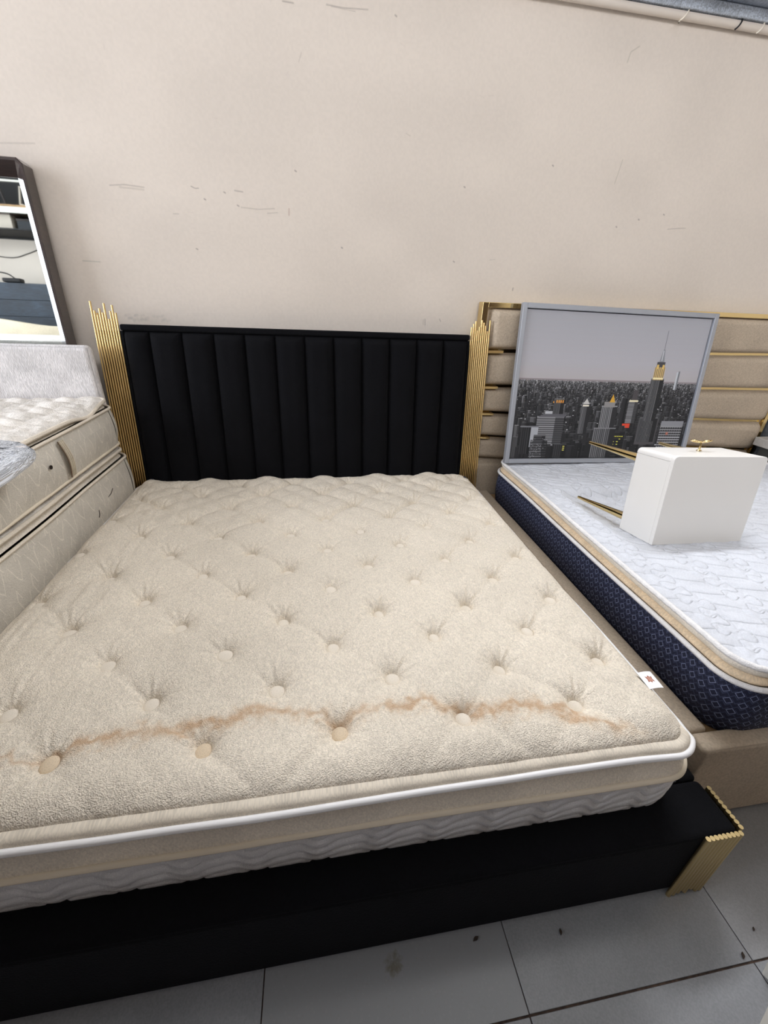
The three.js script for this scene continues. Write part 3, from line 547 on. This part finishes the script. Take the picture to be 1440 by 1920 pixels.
  part('print', pg, std({ map: print, roughness: 0.75 }), t, 'grey city skyline print with one tall lit tower');
  part('backing_board', box(0.004, W - 0.004, 0.004, H - 0.004, -0.007, -0.002), std({ color: 0x241d18 }), t);
}

// ---------------------------------------------------------------- white nightstand lying on the mattress
{
  const w = 0.43, h = 0.373, d = 0.198;
  const t = thing('nightstand', 'white nightstand tipped on its back with long gold legs, on the white mattress', 'nightstand', [1.334, 0.579, 1.202]);
  t.rotation.order = 'YXZ'; t.rotation.set(-0.13, -0.006, -0.017);
  // carcass with rounded front edges: profile in x-y (y is the drawer side), extruded along the height of the stand (local z)
  const TT = 0.018, ext = (sh, dp = d - TT, z0 = -d) => { const g = new THREE.ExtrudeGeometry(sh, { depth: dp - 0.004, bevelEnabled: true, bevelThickness: 0.002, bevelSize: 0.002, bevelOffset: -0.002, bevelSegments: 2, curveSegments: 8 }); g.translate(0, 0, z0 + 0.002); return g; };
  const s0 = new THREE.Shape(); s0.moveTo(0, 0); s0.lineTo(w, 0); s0.lineTo(w, h - 0.024); s0.lineTo(0, h - 0.024); s0.closePath();
  part('cabinet_body', mergeGeometries([ext(s0), box(0.004, w - 0.004, h - 0.03, h - 0.02, -d + 0.004, -TT - 0.002).toNonIndexed()]), M.lacquer, t);
  const r = 0.02, s1 = new THREE.Shape(); s1.moveTo(0, h - 0.0225); s1.lineTo(w, h - 0.0225); s1.lineTo(w, h - r); s1.quadraticCurveTo(w, h, w - r, h); s1.lineTo(r, h); s1.quadraticCurveTo(0, h, 0, h - r); s1.closePath();
  const dr = part('drawer_front', ext(s1), M.lacquer, t);
  const s2 = new THREE.Shape(); s2.moveTo(0, 0); s2.lineTo(w, 0); s2.lineTo(w, h - r); s2.quadraticCurveTo(w, h, w - r, h); s2.lineTo(r, h); s2.quadraticCurveTo(0, h, 0, h - r); s2.closePath();
  part('table_top', ext(s2, TT, -TT), M.lacquer, t);
  const kx = w / 2 + 0.002, kz = -0.115;
  part('knob', mergeGeometries([rodGeo([kx, h + 0.002, kz], [kx, h + 0.034, kz], 0.0045, 0.004, 12), rodGeo([kx, h + 0.0025, kz], [kx, h + 0.0055, kz], 0.011, 0.008, 20)]), M.goldPolish, dr);
  const petal = []; for (const a of [-1, 1]) { const q = new THREE.TorusGeometry(0.0125, 0.0028, 8, 24); q.scale(1.25, 0.8, 1); q.rotateX(Math.PI / 2 - 0.25); q.rotateZ(a * 0.28); q.scale(1.5, 1, 1.5); q.translate(kx + a * 0.022, h + 0.041, kz); petal.push(q); }
  part('knob_ring', mergeGeometries(petal), M.goldPolish, dr);
  for (const [x0, y0, x1, y1] of [[0.03, 0.05, -0.022, 0.055], [0.03, h - 0.05, -0.018, h - 0.032], [w - 0.03, h - 0.05, w - 0.055, h - 0.032], [w - 0.03, 0.05, w + 0.01, 0.032]])
    part('leg', rodGeo([x0, y0, -d], [x1, y1, -d - 0.3], 0.019, 0.007, 18), M.goldPolish, t);
}

// ---------------------------------------------------------------- grey bed, two stacked mattresses, wrapped cushion, mirror on the left
{
  const bed = thing('upholstered_bed', 'pale grey chenille bed with a plain low headboard under two stacked mattresses', 'bed', [0, 0, 0]);
  part('headboard', rbox(-2.95, -1.062, 0.02, 1.207, 0.172, 0.23, 0.026, 5), M.chenille, bed);
  part('bed_base', rbox(-2.92, -1.1, 0.06, 0.44, 0.22, 2.2, 0.02, 3), M.chenille, bed);
  for (const [x, z] of [[-1.25, 0.4], [-2.7, 0.4], [-1.25, 2.0], [-2.7, 2.0]]) part('leg', rodGeo([x, 0, z], [x, 0.062, z], 0.02, 0.03, 14), M.black, bed);
}
const quiltB = quiltTile(320, 0.4, 0.034, 0.1, 0.02);
function stackedMattress(label, X1, y, tagFn) {
  const X0 = X1 - 1.85, Z0 = 0.245, Z1 = 2.2, R = 0.09;
  const mt = thing('mattress', label, 'mattress', [0, 0, 0], 'beige mattresses stacked on the grey bed');
  const p = roundPath(X0, X1, Z0, Z1, R, 0.014);
  const zz = dataTex(512, 256, (i, j) => {                // beige damask with paler zigzag lines
    const u = i / 512 * 6, v = j / 256, c = [204, 197, 184];
    const tri = Math.abs(((u + 0.25 * Math.floor(v * 2)) % 1) - 0.5) * 2, d = Math.abs(((v * 1.6 + tri * 0.75 + 0.35 * vn(u * 3, v * 3, 91, 18, 3)) % 0.8) - 0.4);
    const k = (d < 0.035 ? 0.09 : 0) + 0.10 * (vn(i / 2, j / 2, 92) - 0.5) + 0.06 * (vn(i / 50, j / 50, 93) - 0.5);
    return [c[0] * (1 + k), c[1] * (1 + k), c[2] * (1 + k)];
  }); zz.wrapS = zz.wrapT = THREE.RepeatWrapping; zz.repeat.set(1 / 0.5, 1 / 0.22);
  const side = std({ map: zz, bumpMap: reliefTex(0.2, 90), bumpScale: 0.0012, roughness: 0.95 });
  const wob = (s) => [0.006 * (vn(s * 3, y.side * 10, 94) - 0.5), 0.008 * (vn(s * 2.4, y.side * 10 + 4, 95) - 0.5)];
  part('quilted_border', ringSweep(p, 16, (s, t) => [0.012 * Math.sin(Math.PI * t) + 0.006 * (vn(s * 7, t * 2, 96) - 0.5), lerp(y.side, y.bottom, t)]), side, mt);
  part('border_piping', ringPipe(p, 0.003, y.side + 0.003, 0.006, wob), M.creamCloth, mt);
  part('bottom_piping', ringPipe(p, 0.001, y.bottom + 0.004, 0.006), M.tanPiping, mt);
  const dip = (s, p2) => tagFn.lift(p2.x, p2.z);
  part('pillow_band', ringSweep(p, 8, (s, t, q) => { const w = wob(s); return [w[0] - 0.016 - 0.012 * Math.sin(Math.PI * t), lerp(y.side + 0.006, y.top - 0.012 + dip(s, q), t) + w[1] * t]; }), M.bandCloth, mt);
  part('pillow_piping', ringSweep(p, 10, (s, t, q) => { const a = -t * 2 * Math.PI, w = wob(s); return [-0.012 + w[0] + 0.008 * Math.cos(a), y.top - 0.01 + dip(s, q) + w[1] + 0.008 * Math.sin(a)]; }), M.creamCloth, mt);
  const bump = reliefTex(0.2, 90); bump.repeat.set(9, 9);
  part('quilted_top', topSheet(X0 + 0.012, X1 - 0.012, Z0 + 0.012, Z1 - 0.012, R - 0.01, tagFn.step, (x, z, d) => {
    const t = clamp(d / 0.06, 0, 1), f = Math.sqrt(1 - (1 - t) ** 2), q = quiltB(x, z);
    return y.top - 0.01 + tagFn.lift(x, z) * (1 - 0.6 * t) + f * (0.018 - 0.012 * Math.exp(-q / 0.01) + 0.010 * sst(0, 0.05, q)) + 0.006 * (vn(x * 9, z * 9, 97) - 0.5) * f;
  }), std({ map: mottled(0xded8cf, 0.1, 0.25, 110, 7), bumpMap: bump, bumpScale: 0.0015, roughness: 0.95 }), mt);
  part('underside', ringSweep(p, 1, (s, t) => [lerp(-0.002, -0.9, t), y.bottom]), M.creamCloth, mt);
  return mt;
}
{
  const low = stackedMattress('beige damask mattress lower in the stack, pressed against the cream mattress', -0.985, { bottom: 0.445, side: 0.692, top: 0.742 }, { lift: () => 0, step: 0.03 });
  for (const [y0, z0, y1, z1] of [[0.60, 0.60, 0.617, 0.54], [0.585, 0.70, 0.555, 0.715]]) part('torn_slit', tubeGeo([[-0.9735, y0, z0], [-0.972, (y0 + y1) / 2 - 0.004, (z0 + z1) / 2], [-0.9735, y1, z1]], 0.0018, 10, 6), std({ color: 0x4b4238 }), low);
  const up = stackedMattress('beige damask pillow-top mattress on top of the stack, with handle and vent', -1.0, { bottom: 0.757, side: 0.936, top: 0.972 }, { lift: (x, z) => 0.012 * sst(-1.25, -1.02, x) * sst(0.5, 0.3, z) - 0.02 * Math.exp(-(((x + 1.0) / 0.12) ** 2) - (((z - 0.5) / 0.1) ** 2)), step: 0.012 });
  // handle strap, its stitched edges and a vent on the right-hand side
  const zh = 0.8;
  const strap = part('handle_strap', gridGeo(6, 20, (u, v) => [-0.987 + 0.0125 * Math.sin(Math.PI * v), lerp(0.775, 0.925, v), zh - 0.035 * u + 0.02 * (v - 0.5)]), std({ map: mottled(0xb9ae99, 0.15, 0.1, 80, 6), roughness: 0.95 }), up);
  const th = std({ color: 0xd8cdb8, roughness: 0.9 }), dk = std({ color: 0x6e5a48, roughness: 0.9 });
  for (const u of [0.02, 0.4, 0.7, 1]) part('stitched_edge', tubeGeo([0, 0.25, 0.5, 0.75, 1].map((v) => [-0.986 + 0.0125 * Math.sin(Math.PI * v), lerp(0.775, 0.925, v), zh - 0.035 * u + 0.02 * (v - 0.5)]), u < 0.1 ? 0.0022 : 0.0013, 24, 6), u < 0.1 ? dk : th, strap);
  const vent = new THREE.CylinderGeometry(0.0075, 0.0075, 0.003, 20); vent.rotateZ(Math.PI / 2); vent.translate(-0.9785, 0.86, 0.905);
  part('vent_hole', vent, std({ color: 0x2c221c, roughness: 0.6, metalness: 0.3 }), up);
}
{
  const t = thing('wrapped_cushion', 'cushion wrapped in clear plastic hanging over the edge of the stacked mattresses', 'cushion', [-1.172, 0.997, 1.43]);
  t.rotation.set(0.04, 0.03, -0.1);
  const g = new RoundedBoxGeometry(0.62, 0.07, 0.7, 10, 0.034), p = g.attributes.position;
  for (let i = 0; i < p.count; i++) {
    let x = p.getX(i), y = p.getY(i), z = p.getZ(i);
    const cx = Math.max(0, x - 0.19), cz = Math.max(0, -z - 0.23), l = Math.hypot(cx, cz); if (cx > 0 && cz > 0 && l > 0.12) { x = 0.19 + cx / l * 0.12; z = -0.23 - cz / l * 0.12; }
    p.setXYZ(i, x, y * (1.05 - 0.5 * sst(0.1, 0.31, x)), z);
  }
  g.computeVertexNormals(); boxUV(g);
  part('cushion', g, M.chenille, t);
  const wrap = gridGeo(130, 110, (u, v) => {
    const a = u * Math.PI * 2, ph = (v - 0.5) * Math.PI, ca = Math.cos(a), sa = Math.sin(a), sq = (c) => Math.sign(c) * Math.pow(Math.abs(c), 0.28), cp = Math.pow(Math.max(0, Math.cos(ph)), 0.4);
    const x = 0.317 * sq(ca) * cp, z = 0.357 * sq(sa) * cp, rd = (v0) => 1 - Math.abs(2 * v0 - 1), wr = 0.011 * (rd(vn(x * 30 + z * 34, x * 4 - z * 6, 101)) - 0.5) + 0.007 * (rd(vn(x * 70 + z * 60, x * 14 - z * 18, 102)) - 0.5);
    return [x + wr, 0.047 * (Math.abs(Math.sin(ph)) < 1e-6 ? 0 : Math.sign(Math.sin(ph)) * Math.pow(Math.abs(Math.sin(ph)), 0.5)) * (1.05 - 0.4 * sst(0.1, 0.32, x)) + wr, z + wr, u, v];
  });
  part('plastic_wrap', wrap, phys({ color: 0xf2f5fa, roughness: 0.24, transmission: 0.15, thickness: 0, ior: 1.45, bumpMap: (() => { const b = reliefTex(1, 26, 2.2, 0.6, 111); b.repeat.set(3, 5); return b; })(), bumpScale: 0.012 }), t);
}
{
  const th = THREE.MathUtils.degToRad(2.8), W = 0.8, H = 1.86;
  const t = thing('leaning_mirror', 'tall mirror in a deep dark brown wooden frame leaning on the wall', 'mirror', [-1.196, 0.058, 0.098]);
  t.rotation.x = -th;
  // deep frame: outer side, narrow front lip, face sloping in to the glass; mitred at the corners, top corners clipped
  const f = 0.058, dz = 0.07, loops = [[0, 0], [0, dz - 0.004], [0.004, dz], [0.012, dz], [f, 0.014], [f, 0]].map(([e, z], k) => { const c = k < 4 ? 0.02 - e * 0.6 : 0; return [[-W + e, e], [-e, e], [-e, H - e - c], [-e - c, H - e], [-W + e + c, H - e], [-W + e, H - e - c]].map(([x, y]) => [x, y, z]); });
  for (const run of [[1, 2], [2, 3, 4, 5], [5, 0], [0, 1]]) {
    const pos = [];
    for (let k = 0; k + 1 < run.length; k++) for (let l = 0; l < loops.length; l++) { const A = loops[l], B = loops[(l + 1) % loops.length], a = run[k], b = run[k + 1]; pos.push(...A[a], ...A[b], ...B[b], ...A[a], ...B[b], ...B[a]); }
    const g = new THREE.BufferGeometry(); g.setAttribute('position', new THREE.Float32BufferAttribute(pos, 3)); g.computeVertexNormals(); part('frame_bar', boxUV(g), M.darkWood, t);
  }
  part('mirror_glass', box(-W + f - 0.004, -f + 0.004, f - 0.004, H - f + 0.004, 0.004, 0.012), M.mirror, t);
  part('support_block', rbox(-W, 0, -0.058, -0.0005, 0, 0.065, 0.003), M.plywood, t);
}

// ---------------------------------------------------------------- pipe and duct high on the wall
{
  const t = thing('conduit_pipe', 'cream painted conduit pipe fixed along the top of the wall', 'pipe', [0, 2.653, 0.02]);
  part('pipe', rodGeo([-5.4, 0, 0], [5.4, 0, 0], 0.0155, 0.0155, 20), std({ color: 0xdacfc2, roughness: 0.6 }), t);
  const tie = (x, mat, lean, tail, name = 'cable_tie') => { const pts = []; for (let k = 0; k <= 12; k++) { const a = -1.4 + k / 12 * 3.6; pts.push([x + lean * (k / 12 - 0.5), 0.0175 * Math.sin(a), 0.0175 * Math.cos(a)]); } if (tail) pts.unshift([x - lean * 0.9, -0.034, 0.02]); part(name, tubeGeo(pts, 0.0035, 30, 6), mat, t); };
  const wt = std({ color: 0xe6dccb, roughness: 0.5 });
  tie(1.70, wt, 0.04, true); tie(1.985, M.black, 0.03, false); tie(2.105, wt, 0.03, false);
  for (const x of [-4, -2, 0, 3.2]) part('pipe_clip', rbox(x - 0.01, x + 0.01, -0.02, 0.02, -0.02, 0.0185, 0.003), std({ color: 0xcfc0ae }), t);
  const d = thing('metal_duct', 'grey galvanised duct running along the wall above the conduit pipe', 'duct', [0, 0, 0]);
  const gal = std({ map: mottled(0x9aa1ab, 0.2, 0.4, 60, 6), metalness: 0.55, roughness: 0.5 });
  part('duct_body', rbox(1.32, 5.4, 2.715, 2.95, 0.002, 0.16, 0.004), gal, d);
  part('lower_flange', rbox(1.3, 5.4, 2.672, 2.714, 0.002, 0.035, 0.006), std({ map: mottled(0xb9c0c9, 0.25, 0.3, 70, 6), metalness: 0.4, roughness: 0.55 }), d);
  part('joint_collar', rbox(2.6, 2.64, 2.7, 2.96, 0.003, 0.17, 0.004), gal, d);
}

// ---------------------------------------------------------------- right-hand edge: grey nightstand and dark headboard beyond the tan bed
{
  const t = thing('nightstand', 'pale grey nightstand at the right edge, beside the tan headboard', 'nightstand', [0, 0, 0]);
  const gm = std({ map: mottled(0xb5b0a8, 0.08, 0.4, 90, 6), roughness: 0.7 });
  part('table_top', rbox(2.965, 3.46, 0.655, 0.712, 0.135, 0.56, 0.006), gm, t);
  part('cabinet_body', rbox(3.02, 3.42, 0.1, 0.654, 0.15, 0.53, 0.004), std({ color: 0x4a4a46, roughness: 0.7 }), t);
  part('drawer_front', rbox(3.035, 3.405, 0.38, 0.63, 0.531, 0.545, 0.003), std({ color: 0x54544f, roughness: 0.6 }), t);
  for (const [x, z] of [[3.05, 0.18], [3.39, 0.18], [3.05, 0.5], [3.39, 0.5]]) part('leg', rodGeo([x, 0, z], [x, 0.1, z], 0.012, 0.016, 10), M.black, t);
  const b = thing('upholstered_headboard', 'dark grey fabric headboard at the far right edge against the wall', 'headboard', [0, 0, 0]);
  const dk = std({ map: mottled(0x55585a, 0.15, 0.4, 100, 6), bumpMap: reliefTex(0.3, 90), bumpScale: 0.001, roughness: 0.95 });
  part('headboard_frame', rbox(3.095, 4.7, 0.02, 1.3, 0.01, 0.07, 0.015, 3), dk, b);
  for (let k = 0; k < 3; k++) { const m = part('padded_panel', pad(3.1 + 0.53 * k, 3.62 + 0.53 * k, 0.3, 1.28, 0.04, 0.5, 20, 24, { edge: 0.05 }), dk, b); m.position.z = 0.069; }
}

// ---------------------------------------------------------------- corner of a low stool beside the photographer
{
  const t = thing('low_stool', 'corner of a low stool with white rim and dark brown seat, bottom right', 'stool', [0.938, 0, 2.48]);
  t.rotation.y = 0.412;
  const wm = std({ color: 0xd8d3c8, roughness: 0.5 });
  for (const [x0, x1, z0, z1] of [[-0.2, 0.2, -0.2, -0.152], [-0.2, 0.2, 0.152, 0.2], [-0.2, -0.152, -0.151, 0.151], [0.152, 0.2, -0.151, 0.151]]) part('seat_rim', rbox(x0, x1, 0.23, 0.3, z0, z1, 0.006), wm, t);
  part('seat_pad', rbox(-0.15, 0.15, 0.23, 0.29, -0.15, 0.15, 0.012, 3), std({ map: mottled(0x4a3a32, 0.2, 0.3, 90, 6), roughness: 0.8 }), t);
  for (const [x, z] of [[-0.175, -0.175], [0.175, -0.175], [-0.175, 0.175], [0.175, 0.175]]) part('leg', rbox(x - 0.018, x + 0.018, 0, 0.23, z - 0.018, z + 0.018, 0.004), wm, t);
}
// ---------------------------------------------------------------- crumbs of dry leaf on the floor
{
  const lm = std({ color: 0x3f342b, roughness: 0.95 });
  const crumbs = [[0.328, 2.08, 0.4, 0.009, 'curled brown leaf crumb on the floor nearest the bed front middle'], [0.551, 2.099, 1.2, 0.0075, 'small dark crumb on the floor tile left of the gold foot rods'], [0.988, 2.206, 0.9, 0.008, 'dark crumb lying against the crossing of two tile joints'], [1.063, 2.167, 0.8, 0.0055, 'tiny crumb on the tile to the right of the long joint']];
  for (const [x, z, a, s, label] of crumbs) {
    const g = gridGeo(8, 6, (u, v) => { const w = Math.sin(Math.PI * u) * 0.45 * s; return [(u - 0.5) * 2 * s, 0.0006 + 0.35 * s * Math.pow(Math.abs(v - 0.5) * 2, 2) * Math.sin(Math.PI * u) + 0.12 * s * Math.sin(u * 7), (v - 0.5) * 2 * w]; });
    const b = g.clone(); b.translate(0, 0.0008, 0); const m = single('leaf_crumb', mergeGeometries([g, b]), lm, label, 'debris', 'crumbs on the tiled floor'); m.position.set(x, 0.001, z); m.rotation.y = a;
  }
}

// ---------------------------------------------------------------- wardrobe across the aisle, behind the photographer: it shades the bed foot and the floor
{
  const t = thing('wardrobe', 'wide dark brown wardrobe across the aisle facing the black bed', 'wardrobe', [0.5, 0, 3.6]);
  const dw = std({ map: mottled(0x3a2c25, 0.3, 0.6, 50, 5, 2.2, 0.3), roughness: 0.5 });
  part('carcass', box(-1.9, 1.9, 0.06, 2.35, -0.25, 0.3), dw, t); part('plinth', box(-1.86, 1.86, 0, 0.0595, -0.22, 0.28), M.black, t);
  for (let k = 0; k < 6; k++) { const x = -1.9 + 3.8 / 6 * k; const d = part('door', rbox(x + 0.004, x + 3.8 / 6 - 0.004, 0.08, 2.33, -0.272, -0.251, 0.003), dw, t); part('handle', rbox(x + (k % 2 ? 0.05 : 0.55), x + (k % 2 ? 0.065 : 0.565), 1.0, 1.25, -0.3, -0.273, 0.004), M.goldDull, d); }
}
{
  const t = thing('tall_cabinet', 'tall dark cabinet at the end of the aisle left of the wardrobe', 'cabinet', [-1.78, 0, 3.05]);
  const dw = std({ map: mottled(0x4a3a30, 0.3, 0.6, 50, 5, 2.2, 0.3), roughness: 0.5 });
  part('carcass', box(-0.36, 0.34, 0.05, 2.1, -0.22, 0.25), dw, t); part('plinth', box(-0.34, 0.32, 0, 0.0495, -0.2, 0.23), M.black, t);
  for (let k = 0; k < 2; k++) { const d = part('door', rbox(-0.356 + 0.35 * k, -0.012 + 0.35 * k, 0.07, 2.08, -0.241, -0.221, 0.003), dw, t); part('handle', rbox(-0.05 + 0.07 * k, -0.035 + 0.07 * k, 0.95, 1.2, -0.262, -0.242, 0.004), M.goldDull, d); }
}
// ---------------------------------------------------------------- the far side of the room, seen in the mirror
{
  const sh = thing('wall_shelf', 'two-tier storage shelf with white fascia high on the opposite wall', 'shelf', [0, 0, 0]);
  const wh = std({ color: 0xd9d8cf, roughness: 0.6 });
  part('back_panel', box(-5.2, -2.6, 2.52, 3.35, 4.97, 4.998), M.black, sh);
  part('shelf_board', box(-5.2, -2.6, 2.54, 2.555, 4.5, 4.969), M.black, sh);
  part('shelf_board', box(-5.2, -2.6, 2.785, 2.81, 4.5, 4.969), M.plywood, sh);
  part('fascia', box(-5.2, -2.6, 2.72, 2.784, 4.485, 4.5), wh, sh);
  for (const x of [-5.2, -2.62]) part('side_panel', box(x, x + 0.02, 2.53, 3.35, 4.5, 4.969), M.black, sh);
  part('top_rail', box(-5.2, -2.6, 3.05, 3.07, 4.5, 4.52), wh, sh);
  const cols = [0x2b2522, 0x5a4034, 0xbdb5a8, 0x24282c, 0x6d625a, 0x8a8d92];
  const bm = cols.map((c) => std({ color: c, roughness: 0.7 }));
  const where = ['in the lower tier of the far shelf, leftmost', 'in the lower tier of the far shelf, second', 'in the lower tier of the far shelf, third', 'in the lower tier of the far shelf, fourth', 'in the lower tier of the far shelf, rightmost'];
  [-4.6, -4.2, -3.9, -3.62, -3.3].forEach((x, k) => { const t = thing('storage_box', ['dark', 'brown', 'pale', 'black', 'taupe'][k] + ' carton ' + where[k], 'box', [x, 2.556, 4.7], 'cartons on the far shelf'); part('carton', rbox(-0.11, 0.11, 0, 0.11 + 0.03 * (k % 3), -0.12, 0.12, 0.004), bm[k], t); part('lid', rbox(-0.114, 0.114, 0.1 + 0.03 * (k % 3), 0.125 + 0.03 * (k % 3), -0.124, 0.124, 0.003), bm[(k + 2) % 5], t); });
  [-4.55, -4.15, -3.88, -3.6, -3.3].forEach((x, k) => { const t = thing('small_picture', ['narrow', 'pale edged', 'brown edged', 'grey edged', 'last'][k] + ' small picture leaning on the upper far shelf, number ' + ['one', 'two', 'three', 'four', 'five'][k] + ' from the left', 'picture', [x, 2.811, 4.62], 'pictures on the far shelf'); t.rotation.z = 0.2 * (k % 2 ? -1 : 1); const m = bm[(k * 2 + 2) % 6]; part('frame_bar', box(-0.07, -0.055, 0.016, 0.22, -0.01, 0.01), m, t); part('frame_bar', box(0.055, 0.07, 0.016, 0.22, -0.01, 0.01), m, t); part('frame_bar', box(-0.055, 0.055, 0.205, 0.22, -0.01, 0.01), m, t); part('frame_bar', box(-0.055, 0.055, 0.016, 0.03, -0.01, 0.01), m, t); });
  single('wall_cable', tubeGeo([[-4.6, 2.35, 4.99], [-4.1, 2.30, 4.99], [-3.9, 2.36, 4.99], [-3.6, 2.47, 4.99], [-3.2, 2.5, 4.99]], 0.006, 40, 6), M.black, 'thin black cable drooping across the opposite wall', 'cable');
  const hb = thing('slatted_headboard', 'tall navy blue boarded headboard against the opposite wall', 'headboard', [0, 0, 0]);
  const nb = [0, 1].map((k) => std({ map: mottled([0x27313d, 0x2b3643][k], 0.35, 0.6, 50, 5, 0.3, 2.4, 60 + k), roughness: 0.6 }));
  for (let k = 0; k < 9; k++) part('board', rbox(-5.1, -3.1, 0.1 + 0.205 * k, 0.302 + 0.205 * k, 4.56, 4.6, 0.004), nb[k % 2], hb);
  part('frame_post', box(-5.0, -4.92, 0, 1.93, 4.601, 4.64), M.black, hb); part('frame_post', box(-3.3, -3.22, 0, 1.93, 4.601, 4.64), M.black, hb);
  const bag = thing('handbag', 'black handbag with arched handle on top of the navy headboard', 'bag', [-3.95, 1.946, 4.585]);
  part('bag_body', rbox(-0.11, 0.11, 0, 0.05, -0.05, 0.05, 0.015, 3), M.black, bag); part('handle', tubeGeo([[-0.3, 0.03, 0], [-0.2, 0.11, 0], [-0.05, 0.1, 0], [0.03, 0.045, 0]], 0.008, 24, 8), M.black, bag);
  const cb = thing('curved_headboard', 'cream upholstered headboard with a wavy top edge on the far side', 'headboard', [0, 0, 3.82]);
  const s = new THREE.Shape(); s.moveTo(-5.2, 0.0); s.lineTo(-5.2, 1.5); for (let k = 1; k <= 24; k++) { const x = -5.2 + 2.6 * k / 24; s.lineTo(x, 1.43 + 0.045 * Math.cos((x + 4.1) * 3.2)); } s.lineTo(-2.6, 0.0); s.closePath();
  part('headboard_body', boxUV(new THREE.ExtrudeGeometry(s, { depth: 0.07, bevelEnabled: true, bevelSize: 0.012, bevelThickness: 0.012, bevelSegments: 3 })), std({ map: mottled(0xd8cdb6, 0.08, 0.4, 90, 6), roughness: 0.9 }), cb);
  const wm = [0, 1, 2, 3].map((k) => { const t = thing('spare_mattress', ['lowest', 'second', 'third', 'topmost'][k] + ' white mattress of the stack before the wavy headboard', 'mattress', [0, 0, 0], 'white mattresses stacked on the far side'); part('cover', rbox(-5.1, -2.7, 0.02 + 0.317 * k, 0.334 + 0.317 * k, 3.1, 3.74, 0.05, 4), M.whiteCloth, t); return t; });
}
renderer.render(scene, camera);
